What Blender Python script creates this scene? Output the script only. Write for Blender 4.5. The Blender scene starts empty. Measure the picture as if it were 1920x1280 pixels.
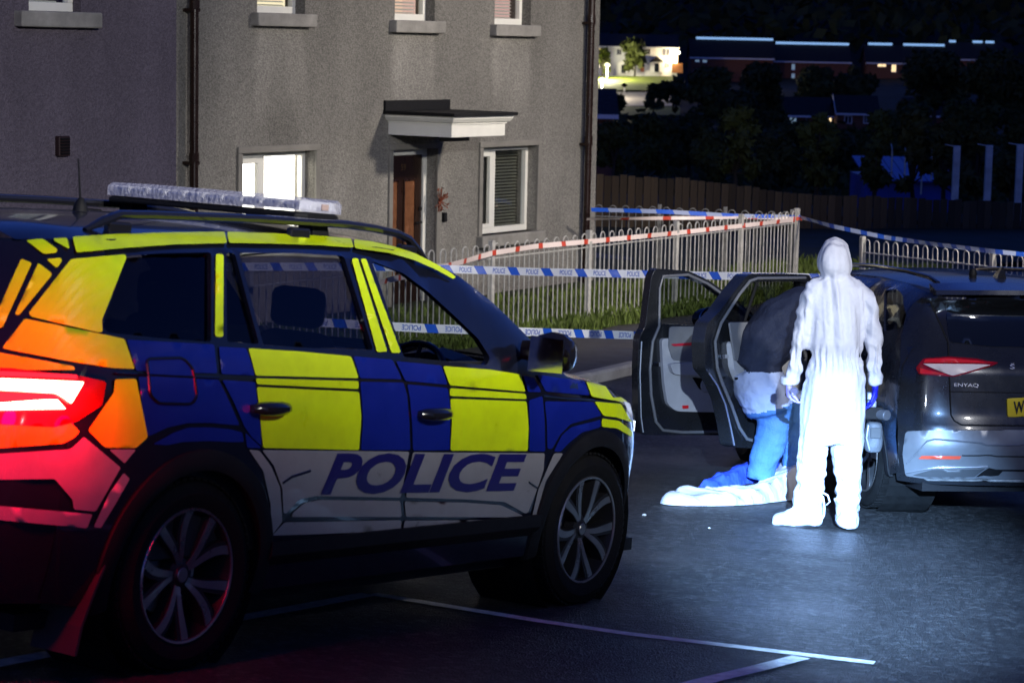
# Night street: police car, grey electric car with open doors, officer in white coverall, rendered house, railings
import bpy, bmesh, math, random
import numpy as np
from mathutils import Vector, Matrix, noise
from mathutils.geometry import delaunay_2d_cdt

# ------------------------------------------------------------------ camera, world, exposure
F_PX = 4350.0                      # focal length in pixels of the 1920 px wide photograph
CZ = 2.6                           # camera height over the datum
scn = bpy.context.scene
CAMM = np.array([[0.99979151, 0.02041893, 0.0],
                 [0.00262418, -0.12849011, 0.99170732],
                 [0.02024961, -0.99150056, -0.12851691]])   # camera (right, down, forward) -> world
cam_d = bpy.data.cameras.new('camera')
cam = bpy.data.objects.new('camera', cam_d)
scn.collection.objects.link(cam)
cam_d.sensor_width = 36.0
cam_d.lens = F_PX / 1920 * 36
cam_d.clip_start = 0.1
cam_d.clip_end = 3000
r_, u_, b_ = CAMM @ np.array([1, 0, 0.]), CAMM @ np.array([0, -1, 0.]), CAMM @ np.array([0, 0, -1.])
cam.matrix_world = Matrix(((r_[0], u_[0], b_[0], 0), (r_[1], u_[1], b_[1], 0), (r_[2], u_[2], b_[2], CZ), (0, 0, 0, 1)))
cam_d.dof.use_dof = True
cam_d.dof.focus_distance = 14.5
cam_d.dof.aperture_fstop = 5.6
scn.camera = cam

wld = bpy.data.worlds.new('World'); scn.world = wld; wld.use_nodes = True
wn = wld.node_tree.nodes; wl = wld.node_tree.links
bg = wn['Background']
sky = wn.new('ShaderNodeTexSky'); sky.sky_type = 'NISHITA'; sky.sun_disc = False
sky.sun_elevation = math.radians(0.5); sky.sun_rotation = math.radians(200)
sky.air_density = 1.0; sky.ozone_density = 3.0; sky.dust_density = 0.5
tint = wn.new('ShaderNodeMix'); tint.data_type = 'RGBA'; tint.blend_type = 'MULTIPLY'
tint.inputs['Factor'].default_value = 1.0
tint.inputs[7].default_value = (0.72, 1.0, 2.8, 1)
wl.new(sky.outputs[0], tint.inputs[6]); wl.new(tint.outputs[2], bg.inputs[0])
bg.inputs[1].default_value = 0.15

sun_d = bpy.data.lights.new('dusk_sun', 'SUN'); sun_d.energy = 0.012; sun_d.angle = math.radians(20)
sun_d.color = (0.35, 0.5, 1.0)
sun = bpy.data.objects.new('dusk_sun', sun_d); scn.collection.objects.link(sun)
sun.rotation_euler = (math.radians(55), 0, math.radians(20))

scn.view_settings.view_transform = 'Standard'
scn.view_settings.look = 'None'
scn.view_settings.exposure = 0.0
scn.view_settings.gamma = 1.0
scn.view_settings.use_curve_mapping = False
scn.cycles.use_denoising = True
scn.cycles.max_bounces = 6
scn.cycles.transparent_max_bounces = 12
scn.cycles.caustics_reflective = False
scn.cycles.caustics_refractive = False
scn.cycles.sample_clamp_indirect = 4.0

# ------------------------------------------------------------------ helpers
rnd = random.Random(7)
COL = scn.collection
def ray(px, py):
    return CAMM @ np.array([(px - 960) / F_PX, (py - 640) / F_PX, 1.0])
def at(px, py, depth):
    p = ray(px, py) * depth
    return Vector((p[0], p[1], p[2] + CZ))

class MB:
    """collects geometry, builds ONE mesh object"""
    def __init__(s): s.v = []; s.f = []; s.m = []
    def add(s, vs, fs, mi=0):
        o = len(s.v); s.v += [tuple(v) for v in vs]
        s.f += [tuple(i + o for i in f) for f in fs]; s.m += [mi] * len(fs); return s
    def box(s, c, size, R=None, mi=0, taper=1.0):
        c = Vector(c); h = Vector(size) / 2; vs = []
        for z in (-1, 1):
            k = taper if z > 0 else 1.0
            for x, y in ((-1, -1), (1, -1), (1, 1), (-1, 1)):
                p = Vector((x * h.x * k, y * h.y * k, z * h.z)); vs.append(c + (R @ p if R else p))
        return s.add(vs, [(0, 3, 2, 1), (4, 5, 6, 7), (0, 1, 5, 4), (1, 2, 6, 5), (2, 3, 7, 6), (3, 0, 4, 7)], mi)
    def tube(s, pts, rad, n=8, cap=True, closed=False, mi=0, flat=1.0, up=None):
        pts = [Vector(p) for p in pts]; N = len(pts)
        rads = rad if isinstance(rad, (list, tuple)) else [rad] * N
        vs = []; prev = None
        for i, p in enumerate(pts):
            if closed: t = pts[(i + 1) % N] - pts[i - 1]
            else: t = pts[min(i + 1, N - 1)] - pts[max(i - 1, 0)]
            t.normalize()
            if prev is None:
                a = Vector(up) if up else (Vector((0, 0, 1)) if abs(t.z) < .9 else Vector((1, 0, 0)))
                u = (a - t * a.dot(t)).normalized()
            else:
                u = (prev - t * prev.dot(t)).normalized()
            prev = u; w = t.cross(u)
            for k in range(n):
                an = 2 * math.pi * k / n
                vs.append(p + u * math.cos(an) * rads[i] + w * math.sin(an) * rads[i] * flat)
        fs = []
        for i in range(N if closed else N - 1):
            j = (i + 1) % N
            for k in range(n):
                k2 = (k + 1) % n
                fs.append((i * n + k, i * n + k2, j * n + k2, j * n + k))
        if cap and not closed:
            fs.append(tuple(range(n - 1, -1, -1))); fs.append(tuple((N - 1) * n + k for k in range(n)))
        return s.add(vs, fs, mi)
    def rings(s, rings, cap=True, mi=0, closed=True):
        n = len(rings[0]); vs = [p for r in rings for p in r]; fs = []
        for i in range(len(rings) - 1):
            for k in range(n if closed else n - 1):
                k2 = (k + 1) % n
                fs.append((i * n + k, i * n + k2, (i + 1) * n + k2, (i + 1) * n + k))
        if cap:
            fs.append(tuple(range(n - 1, -1, -1))); fs.append(tuple((len(rings) - 1) * n + k for k in range(n)))
        return s.add(vs, fs, mi)
    def lathe(s, prof, o, ax, ref, n=32, mi=0):
        """prof: (r, t) along axis ax from o"""
        o = Vector(o); ax = Vector(ax).normalized(); ref = Vector(ref).normalized(); w = ax.cross(ref)
        rr = [[o + ax * t + (ref * math.cos(2 * math.pi * k / n) + w * math.sin(2 * math.pi * k / n)) * r for k in range(n)] for r, t in prof]
        return s.rings(rr, cap=False, mi=mi)
    def prism(s, poly, d, mi=0):
        """poly: 3D points (planar), d: extrusion vector"""
        poly = [Vector(p) for p in poly]; d = Vector(d); n = len(poly)
        fs = [tuple(range(n - 1, -1, -1)), tuple(range(n, 2 * n))]
        fs += [(k, (k + 1) % n, n + (k + 1) % n, n + k) for k in range(n)]
        return s.add(poly + [p + d for p in poly], fs, mi)
    def build(s, name, mats, parent=None, smooth=False, bevel=0, recalc=True, **tags):
        me = bpy.data.meshes.new(name)
        me.from_pydata(s.v, [], s.f)
        if not isinstance(mats, (list, tuple)): mats = [mats]
        for m in mats: me.materials.append(m)
        if len(mats) > 1: me.polygons.foreach_set('material_index', s.m)
        if recalc:
            bm = bmesh.new(); bm.from_mesh(me); bmesh.ops.recalc_face_normals(bm, faces=bm.faces); bm.to_mesh(me); bm.free()
        if smooth: 
            me.polygons.foreach_set('use_smooth', [True] * len(me.polygons))
            if smooth != 'all': me.set_sharp_from_angle(angle=math.radians(smooth if not isinstance(smooth, bool) else 40))
        me.update()
        return link(name, me, parent, bevel, **tags)

def link(name, me, parent=None, bevel=0, **tags):
    o = bpy.data.objects.new(name, me); COL.objects.link(o)
    if parent: o.parent = parent
    if bevel:
        b = o.modifiers.new('bevel', 'BEVEL'); b.width = bevel; b.segments = 2; b.limit_method = 'ANGLE'; b.angle_limit = math.radians(35)
    for k, v in tags.items(): o[k] = v
    return o
def thing(name, label, cat, loc=(0, 0, 0), M=None, group=None):
    o = bpy.data.objects.new(name, None); COL.objects.link(o); o.empty_display_size = .2
    if M is not None: o.matrix_world = M
    else: o.location = loc
    o['label'] = label; o['category'] = cat
    if group: o['group'] = group
    return o
def tag(o, label, cat, group=None):
    o['label'] = label; o['category'] = cat
    if group: o['group'] = group
    return o
def struct(o): o['kind'] = 'structure'; return o
def dup(o, loc=None, M=None, parent=None):
    c = o.copy(); COL.objects.link(c); c.parent = parent
    if M is not None: c.matrix_local = M
    elif loc is not None: c.location = loc
    return c

def mat(name, col, rough=.6, metal=0.0, spec=.5, bump=0, bscale=40, var=0, vscale=6, coat=0, trans=0, ior=1.45, emit=None, estr=0, alpha=1, sheen=0, stretch=None, bdist=.02):
    m = bpy.data.materials.new(name); m.use_nodes = True
    nt = m.node_tree; p = nt.nodes['Principled BSDF']
    def S(k, v):
        if k in p.inputs: p.inputs[k].default_value = v
    S('Base Color', (*col, 1)); S('Roughness', rough); S('Metallic', metal); S('Specular IOR Level', spec)
    S('Coat Weight', coat); S('Coat Roughness', .05); S('Transmission Weight', trans); S('IOR', ior); S('Alpha', alpha); S('Sheen Weight', sheen)
    if emit: S('Emission Color', (*emit, 1)); S('Emission Strength', estr)
    if bump or var:
        tc = nt.nodes.new('ShaderNodeTexCoord'); mp = nt.nodes.new('ShaderNodeMapping')
        nt.links.new(tc.outputs['Object'], mp.inputs[0])
        if stretch: mp.inputs['Scale'].default_value = stretch
    if var:
        n = nt.nodes.new('ShaderNodeTexNoise'); n.inputs['Scale'].default_value = vscale; n.inputs['Detail'].default_value = 6
        n.inputs['Roughness'].default_value = .65
        nt.links.new(mp.outputs[0], n.inputs['Vector'])
        r = nt.nodes.new('ShaderNodeMapRange'); r.inputs[1].default_value = .3; r.inputs[2].default_value = .7
        r.inputs[3].default_value = 1 - var; r.inputs[4].default_value = 1 + var
        mx = nt.nodes.new('ShaderNodeVectorMath'); mx.operation = 'SCALE'; mx.inputs[0].default_value = col
        nt.links.new(n.outputs[0], r.inputs[0]); nt.links.new(r.outputs[0], mx.inputs[3]); nt.links.new(mx.outputs[0], p.inputs['Base Color'])
        r2 = nt.nodes.new('ShaderNodeMapRange'); r2.inputs[1].default_value = .3; r2.inputs[2].default_value = .7
        r2.inputs[3].default_value = max(0, rough * .8); r2.inputs[4].default_value = min(1, rough * 1.2)
        nt.links.new(n.outputs[0], r2.inputs[0]); nt.links.new(r2.outputs[0], p.inputs['Roughness'])
    if bump:
        n = nt.nodes.new('ShaderNodeTexNoise'); n.inputs['Scale'].default_value = bscale; n.inputs['Detail'].default_value = 5
        nt.links.new(mp.outputs[0], n.inputs['Vector'])
        b = nt.nodes.new('ShaderNodeBump'); b.inputs['Strength'].default_value = bump; b.inputs['Distance'].default_value = bdist
        nt.links.new(n.outputs[0], b.inputs['Height']); nt.links.new(b.outputs[0], p.inputs['Normal'])
    return m
def emis(name, col, s):
    m = bpy.data.materials.new(name); m.use_nodes = True; nt = m.node_tree
    e = nt.nodes.new('ShaderNodeEmission'); e.inputs[0].default_value = (*col, 1); e.inputs[1].default_value = s
    nt.links.new(e.outputs[0], nt.nodes['Material Output'].inputs[0]); return m
def glassy(name, tint=(.9, .95, 1), f0=.04, rough=.03):
    """thin glass: transparent mixed with a sharp reflection, the same from both sides"""
    m = bpy.data.materials.new(name); m.use_nodes = True; nt = m.node_tree
    t = nt.nodes.new('ShaderNodeBsdfTransparent'); t.inputs[0].default_value = (*tint, 1)
    g = nt.nodes.new('ShaderNodeBsdfGlossy'); g.inputs['Roughness'].default_value = rough
    ge = nt.nodes.new('ShaderNodeNewGeometry'); d = nt.nodes.new('ShaderNodeVectorMath'); d.operation = 'DOT_PRODUCT'
    nt.links.new(ge.outputs['Normal'], d.inputs[0]); nt.links.new(ge.outputs['Incoming'], d.inputs[1])
    prev = d.outputs['Value']
    for op, v in (('ABSOLUTE', 0), ('SUBTRACT', 1), ('POWER', 5), ('MULTIPLY_ADD', 1 - f0)):
        n = nt.nodes.new('ShaderNodeMath'); n.operation = op
        if op == 'SUBTRACT': n.inputs[0].default_value = 1; nt.links.new(prev, n.inputs[1])
        else:
            nt.links.new(prev, n.inputs[0])
            if op != 'ABSOLUTE': n.inputs[1].default_value = v
            if op == 'MULTIPLY_ADD': n.inputs[2].default_value = f0
        prev = n.outputs[0]
    mx = nt.nodes.new('ShaderNodeMixShader')
    nt.links.new(prev, mx.inputs[0]); nt.links.new(t.outputs[0], mx.inputs[1]); nt.links.new(g.outputs[0], mx.inputs[2])
    nt.links.new(mx.outputs[0], nt.nodes['Material Output'].inputs[0]); return m
def lamp(name, kind, loc, energy, col, parent=None, size=.1, direction=None, **kw):
    d = bpy.data.lights.new(name, kind); d.energy = energy; d.color = col
    if kind in ('POINT', 'SPOT'): d.shadow_soft_size = size
    if kind == 'AREA': d.size = size
    for k, v in kw.items(): setattr(d, k, v)
    o = bpy.data.objects.new(name, d); COL.objects.link(o)
    if parent: o.parent = parent
    o.location = loc
    if direction is not None: o.rotation_euler = Vector(direction).to_track_quat('-Z', 'Y').to_euler()
    return o

def inside(pt, poly):
    x, y = pt; c = False; n = len(poly); j = n - 1
    for i in range(n):
        xi, yi = poly[i]; xj, yj = poly[j]
        if (yi > y) != (yj > y) and x < (xj - xi) * (y - yi) / (yj - yi) + xi: c = not c
        j = i
    return c
def densify(poly, step):
    out = []
    for i, p in enumerate(poly):
        q = poly[(i + 1) % len(poly)]
        d = math.hypot(q[0] - p[0], q[1] - p[1]); n = max(1, int(d / step))
        out += [(p[0] + (q[0] - p[0]) * k / n, p[1] + (q[1] - p[1]) * k / n) for k in range(n)]
    return out
def smooth_poly(poly, r):
    """round the corners of a polygon by about r"""
    out = []; n = len(poly)
    for i in range(n):
        p = Vector(poly[i]); a = Vector(poly[i - 1]); b = Vector(poly[(i + 1) % n])
        da, db = a - p, b - p; ra = min(r, da.length * .4); rb = min(r, db.length * .4)
        A = p + da.normalized() * ra; B = p + db.normalized() * rb
        for t in (0, .33, .67, 1): out.append(tuple(A * (1 - t) ** 2 + p * 2 * t * (1 - t) + B * t * t))
    return out
def tri2d(outer, holes=(), step=None):
    """constrained triangulation of a polygon with holes and inner points -> verts, tris"""
    vs = []; es = []
    for loop in [outer] + list(holes):
        o = len(vs); vs += [Vector(p) for p in loop]; n = len(loop)
        es += [(o + k, o + (k + 1) % n) for k in range(n)]
    if step:
        x0, x1 = min(p[0] for p in outer), max(p[0] for p in outer); y0, y1 = min(p[1] for p in outer), max(p[1] for p in outer)
        edge = [tuple(p) for p in vs]; E = np.array(edge)
        nx = int((x1 - x0) / step); ny = int((y1 - y0) / step)
        for i in range(1, nx + 1):
            for j in range(1, ny + 1):
                q = (x0 + (i - .5 + (.25 if j % 2 else -.25)) * (x1 - x0) / max(nx, 1), y0 + (j - .5) * (y1 - y0) / max(ny, 1))
                if inside(q, outer) and not any(inside(q, h) for h in holes) and np.min(np.hypot(E[:, 0] - q[0], E[:, 1] - q[1])) > step * .45:
                    vs.append(Vector(q))
    r = delaunay_2d_cdt(vs, es, [], 0, 1e-6)
    ov, of = r[0], r[2]; keep = []
    for f in of:
        c = ((ov[f[0]].x + ov[f[1]].x + ov[f[2]].x) / 3, (ov[f[0]].y + ov[f[1]].y + ov[f[2]].y) / 3)
        if inside(c, outer) and not any(inside(c, h) for h in holes): keep.append(tuple(f))
    return [(v.x, v.y) for v in ov], keep
_tcache = {}
def text2d(s, bold=0.0, shear=0.0):
    """letters as flat triangles in the unit box (width, height normalised)"""
    k = (s, bold, shear)
    if k in _tcache: return _tcache[k]
    c = bpy.data.curves.new('lettering', 'FONT'); c.body = s; c.offset = bold; c.shear = shear; c.fill_mode = 'FRONT'; c.resolution_u = 4
    o = bpy.data.objects.new('lettering', c); COL.objects.link(o)
    bpy.context.view_layer.update()
    me = o.evaluated_get(bpy.context.evaluated_depsgraph_get()).to_mesh()
    vs = [(v.co.x, v.co.y) for v in me.vertices]; fs = [tuple(p.vertices) for p in me.polygons]
    o.to_mesh_clear(); bpy.data.objects.remove(o); bpy.data.curves.remove(c)
    x0, x1 = min(v[0] for v in vs), max(v[0] for v in vs); y0, y1 = min(v[1] for v in vs), max(v[1] for v in vs)
    _tcache[k] = ([((v[0] - x0) / (x1 - x0), (v[1] - y0) / (y1 - y0)) for v in vs], fs)
    return _tcache[k]
def lettering(name, s, fn, m, parent, bold=0.0, shear=0.0, sub=0, **tags):
    vs, fs = text2d(s, bold, shear)
    me = bpy.data.meshes.new(name); me.from_pydata([(x, y, 0) for x, y in vs], [], fs)
    if sub:
        bm = bmesh.new(); bm.from_mesh(me); bmesh.ops.triangulate(bm, faces=bm.faces)
        bmesh.ops.subdivide_edges(bm, edges=[e for e in bm.edges if e.calc_length() > .06], cuts=sub); bm.to_mesh(me); bm.free()
    for v in me.vertices: v.co = fn(v.co.x, v.co.y)
    me.materials.append(m); me.update()
    return link(name, me, parent, **tags)

# ------------------------------------------------------------------ shared materials
M_ASPH = None
white_pvc = mat('white_pvc', (.75, .74, .68), .35, var=.06, vscale=3)
black_gloss = mat('black_gloss', (.012, .012, .014), .15, coat=.6)
black_plastic = mat('black_plastic', (.008, .008, .009), .6, spec=.25, bump=.15, bscale=300, var=.2)
rubber = mat('rubber', (.006, .006, .006), .8, spec=.2, bump=.2, bscale=120, var=.25, vscale=20)
chrome = mat('chrome', (.7, .7, .72), .12, 1.0)
galv = mat('galvanised', (.42, .42, .41), .5, .5, var=.25, vscale=25)

# ------------------------------------------------------------------ ground
A_, B_, Z0_ = -0.052413, -0.089346, -1.643764
GY = [-40, 0, 13, 15.7, 18.4, 21, 24, 27.7, 33, 45]
GG = [-40, 0, 13, 15.35, 17.6, 18.2, 18.5, 18.95, 19.4, 20.5]
def gz(x, y):
    """height of the ground: a road falling away from the camera and levelling out"""
    k = max(0.0, min(1.0, (y - 19) / 8)); k = k * k * (3 - 2 * k)
    z = Z0_ + A_ * max(-14, min(14, x)) * (1 - k) - .06 * k + B_ * float(np.interp(y, GY, GG)) + CZ
    # slight camber under the far wheels of the police car
    u = (x + 1.182) * -.832 + (y - 9.9525) * .555 + .9
    w = (x + 1.182) * .555 + (y - 9.9525) * .832
    if u > 0: z += .0161 * min(u, 3.0) * max(0.0, min(1.0, (4.5 - abs(w)) / 2.0))
    return z
def gp(px, py, dz=0.0):
    """pixel -> point on the ground"""
    d = ray(px, py); t0 = None; t = 4.0
    while t < 200:
        if d[2] * t + CZ - gz(d[0] * t, d[1] * t) - dz < 0: break
        t += .1
    lo, hi = t - .1, t
    for _ in range(30):
        m = (lo + hi) / 2
        if d[2] * m + CZ - gz(d[0] * m, d[1] * m) - dz < 0: hi = m
        else: lo = m
    return Vector((d[0] * lo, d[1] * lo, d[2] * lo + CZ))

PSI = math.radians(33.8)
DS = Vector((math.sin(PSI), math.cos(PSI), 0))     # along the street front, away from the camera
DN = Vector((math.cos(PSI), -math.sin(PSI), 0))    # facing the street
F0 = at(1103, 610, 27.7)                           # foot of the railing post
H0 = at(990, 540, 31.2)                            # foot of the house front
K0 = gp(1190, 706)                                 # kerb

def asphalt():
    m = bpy.data.materials.new('wet_asphalt'); m.use_nodes = True; nt = m.node_tree; p = nt.nodes['Principled BSDF']
    tc = nt.nodes.new('ShaderNodeTexCoord')
    def noi(s, d=6, r=.6):
        n = nt.nodes.new('ShaderNodeTexNoise'); n.inputs['Scale'].default_value = s; n.inputs['Detail'].default_value = d; n.inputs['Roughness'].default_value = r
        nt.links.new(tc.outputs['Object'], n.inputs['Vector']); return n
    big = noi(.7); mid = noi(9); fine = noi(120, 3, .7)
    vor = nt.nodes.new('ShaderNodeTexVoronoi'); vor.inputs['Scale'].default_value = 95
    nt.links.new(tc.outputs['Object'], vor.inputs['Vector'])
    cr = nt.nodes.new('ShaderNodeValToRGB'); cr.color_ramp.elements[0].color = (.004, .004, .0042, 1); cr.color_ramp.elements[1].color = (.090, .089, .088, 1)
    cr.color_ramp.elements[0].position = .3; cr.color_ramp.elements[1].position = 1.0
    mx = nt.nodes.new('ShaderNodeMath'); mx.operation = 'MULTIPLY_ADD'; mx.inputs[1].default_value = .5
    nt.links.new(mid.outputs[0], mx.inputs[0]); 
    h = nt.nodes.new('ShaderNodeMath'); h.operation = 'MULTIPLY'; h.inputs[1].default_value = .5
    nt.links.new(fine.outputs[0], h.inputs[0]); nt.links.new(h.outputs[0], mx.inputs[2])
    sc_ = nt.nodes.new('ShaderNodeSeparateColor'); v2 = nt.nodes.new('ShaderNodeTexVoronoi'); v2.inputs['Scale'].default_value = 38; nt.links.new(tc.outputs['Object'], v2.inputs['Vector']); nt.links.new(v2.outputs['Color'], sc_.inputs[0])
    ch = nt.nodes.new('ShaderNodeMath'); ch.operation = 'POWER'; ch.inputs[1].default_value = 7.0; nt.links.new(sc_.outputs[0], ch.inputs[0])
    c2 = nt.nodes.new('ShaderNodeMath'); c2.operation = 'MULTIPLY_ADD'; c2.inputs[1].default_value = .9; nt.links.new(ch.outputs[0], c2.inputs[0]); nt.links.new(mx.outputs[0], c2.inputs[2])
    nt.links.new(c2.outputs[0], cr.inputs[0]); nt.links.new(cr.outputs[0], p.inputs['Base Color'])
    rr = nt.nodes.new('ShaderNodeMapRange'); rr.inputs[1].default_value = .35; rr.inputs[2].default_value = .65; rr.inputs[3].default_value = .32; rr.inputs[4].default_value = .55
    nt.links.new(big.outputs[0], rr.inputs[0]); nt.links.new(rr.outputs[0], p.inputs['Roughness'])
    p.inputs['Specular IOR Level'].default_value = .32
    b = nt.nodes.new('ShaderNodeBump'); b.inputs['Strength'].default_value = 1.0; b.inputs['Distance'].default_value = .014
    lump = noi(26, 4, .7); ad0 = nt.nodes.new('ShaderNodeMath'); ad0.operation = 'MULTIPLY_ADD'; ad0.inputs[1].default_value = 1.3; nt.links.new(lump.outputs[0], ad0.inputs[0]); nt.links.new(fine.outputs[0], ad0.inputs[2])
    ad = nt.nodes.new('ShaderNodeMath'); ad.operation = 'ADD'
    nt.links.new(vor.outputs['Distance'], ad.inputs[0]); nt.links.new(ad0.outputs[0], ad.inputs[1])
    nt.links.new(ad.outputs[0], b.inputs['Height']); nt.links.new(b.outputs[0], p.inputs['Normal'])
    return m
M_ASPH = asphalt()
# the road sheet runs up to the kerb line; beyond it the pavement and the lawns
def side(x, y, P0): return (x - P0.x) * DN.x + (y - P0.y) * DN.y      # >0 on the street side
road = MB()
xs = sorted(set([-60, -40, -25, -15] + [round(-10 + .5 * i, 2) for i in range(56)] + [18.5, 22, 30, 45, 60])); ys = sorted(set([-30, -20, -10, -4, 0] + [round(3 + .5 * i, 2) for i in range(60)] + [35, 40, 45]))
road.add([(x, y, gz(x, y)) for y in ys for x in xs], [(j * len(xs) + i, j * len(xs) + i + 1, (j + 1) * len(xs) + i + 1, (j + 1) * len(xs) + i) for j in range(len(ys) - 1) for i in range(len(xs) - 1)])
struct(road.build('road', M_ASPH, smooth='all'))

# kerb line: roughly across the view, bending towards the right-hand railing
def strip(name, line, width, h, m, lift=.0, step=.5):
    """a raised strip following a ground polyline; width is measured to the far side"""
    pts = []
    for a, b in zip(line[:-1], line[1:]):
        n = max(1, int((b - a).length / step))
        pts += [a.lerp(b, k / n) for k in range(n)]
    pts.append(line[-1])
    o = MB(); rr = []
    for i, p in enumerate(pts):
        t = (pts[min(i + 1, len(pts) - 1)] - pts[max(i - 1, 0)]); t.z = 0; t.normalize(); nrm = Vector((-t.y, t.x, 0))
        q = p + nrm * width
        za, zb = gz(p.x, p.y) + lift, gz(q.x, q.y) + lift
        rr.append([Vector((p.x, p.y, za - .15)), Vector((p.x, p.y, za + h)), Vector((q.x, q.y, zb + h)), Vector((q.x, q.y, zb - .15))])
    o.rings(rr); return o.build(name, m, bevel=.012)
kerb_m = mat('kerb_concrete', (.30, .29, .27), .75, bump=.3, bscale=60, var=.25, vscale=5)
kl = [gp(700, 790), gp(1000, 741), gp(1120, 718), gp(1200, 699), gp(1320, 672), gp(1480, 640), gp(1700, 610)]
for p in kl: p.z = 0
kl = [kl[0] + (kl[0] - kl[1]) * 3] + kl + [kl[-1] + (kl[-1] - kl[-2]) * 2]
pave_m = mat('pavement_tarmac', (.030, .029, .029), .6, bump=.5, bscale=150, var=.3, vscale=4, bdist=.004)
# kerb stones one by one
kerb_run = MB()
kpts = []
for a, b in zip(kl[:-1], kl[1:]):
    n = max(1, round((b - a).length / .915))
    kpts += [(a.lerp(b, k / n), a.lerp(b, (k + 1) / n)) for k in range(n)]
pavement_root = None
pm = MB(); rr = []
for a, b in kpts + [(kpts[-1][1], kpts[-1][1])]:
    t = (b - a) if (b - a).length > 0 else kpts[-1][1] - kpts[-1][0]; t.normalize(); nrm = Vector((-t.y, t.x, 0))
    row = []
    for w in (.125, .8, 1.8, 3.0, 4.5, 7, 11):
        q = a + nrm * w; row.append(Vector((q.x, q.y, gz(q.x, q.y) + .105)))
    rr.append(row)
pm.rings(rr, cap=False, closed=False)
pavement = struct(pm.build('pavement', pave_m, smooth='all'))
for a, b in kpts:
    if a.x < -12 or a.x > 14: continue
    t = (b - a).normalized(); nrm = Vector((-t.y, t.x, 0)); a2 = a + t * .004; b2 = b - t * .004
    o = MB(); vs = []
    for p in (a2, b2):
        for w, z in ((0, -.1), (0, .085), (.022, .112), (.125, .112), (.125, -.1)):
            q = p + nrm * w; vs.append((q.x, q.y, gz(p.x, p.y) + z))
    o.add(vs, [(0, 1, 2, 3, 4), (9, 8, 7, 6, 5)] + [(i, i + 5, (i + 1) % 5 + 5, (i + 1) % 5) for i in range(5)])
    o.build('kerbstone', kerb_m, pavement)

# parking-bay lines
def marking(name, pts, w, m, dz=.004, z=None):
    o = MB(); rr = []
    line = []
    for a, b in zip(pts[:-1], pts[1:]):
        n = max(1, int((b - a).length / .4)); line += [a.lerp(b, k / n) for k in range(n)]
    line.append(pts[-1])
    for i, p in enumerate(line):
        t = line[min(i + 1, len(line) - 1)] - line[max(i - 1, 0)]; t.z = 0; t.normalize(); nrm = Vector((-t.y, t.x, 0))
        e = .004 * math.sin(i * 2.3)
        l, r = p + nrm * (w / 2 + e), p - nrm * (w / 2 - e)
        rr.append([Vector((l.x, l.y, gz(l.x, l.y) + dz)), Vector((r.x, r.y, gz(r.x, r.y) + dz))])
    o.rings(rr, cap=False, closed=False); return struct(o.build(name, m))
def paint_mat():
    m = mat('road_paint', (.76, .75, .72), .55, bump=.6, bscale=110, var=.35, vscale=18, bdist=.005)
    return m
paint = paint_mat()
marking('bay_line', [gp(700, 1114), gp(1180, 1189), gp(1640, 1243)], .085, paint)
marking('bay_line', [gp(1502, 1234), gp(1240, 1300), gp(900, 1400)], .085, paint, dz=.008)
marking('bay_line', [gp(690, 1116), gp(430, 1165), gp(180, 1212), gp(-150, 1275)], .085, paint, dz=.008)
marking('bay_line', [gp(610, 1086), gp(745, 1062)], .05, paint, dz=.006)

# ------------------------------------------------------------------ lawn behind the railings
lawn_m = mat('lawn_soil', (.020, .026, .008), .9, bump=.5, bscale=30, var=.4, vscale=3)
lw = MB(); rr = []
for i in range(60):
    s = -22 + i * .75; row = []
    for w in (.55, .1, -.6, -1.5, -2.6, -5, -9, -14):
        q = F0 + DS * s + DN * w; row.append(Vector((q.x, q.y, gz(q.x, q.y) + .115 + .03 * noise.noise(Vector((q.x * .8, q.y * .8, 0))))))
    rr.append(row)
lw.rings(rr, cap=False, closed=False)
struct(lw.build('lawn', lawn_m, smooth='all'))
def grass(name, n, place, hmin, hmax, m, seed=1, w=.012):
    r = random.Random(seed); V = []; Fc = []
    for _ in range(n):
        p = place(r)
        if p is None: continue
        h = r.uniform(hmin, hmax); a = r.uniform(0, 6.28); d = Vector((math.cos(a), math.sin(a), 0)) * w; l = Vector((r.uniform(-1, 1), r.uniform(-1, 1), 0)) * h * .5
        k = len(V); V += [p - d, p + d, p + l * .4 + Vector((0, 0, h * .6)) + d * .7, p + l + Vector((0, 0, h))]
        Fc += [(k, k + 1, k + 2), (k, k + 2, k + 3)]
    o = MB(); o.add(V, Fc); ob = o.build(name, m, recalc=False); ob['kind'] = 'stuff'; return ob
def on_lawn(r):
    s = r.uniform(-11, 9.5); w = .62 - 2.6 * r.random() ** 1.5
    q = F0 + DS * s + DN * (w + .05 * math.sin(s * 5)); 
    if s > 9.2: w = w
    return Vector((q.x, q.y, gz(q.x, q.y) + .11))
grass_m = mat('grass', (.09, .13, .018), .7, var=.45, vscale=5)
tag(grass('grass', 26000, on_lawn, .05, .16, grass_m, 3), 'short green grass along the foot of the hoop-top railings', 'grass')

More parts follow.
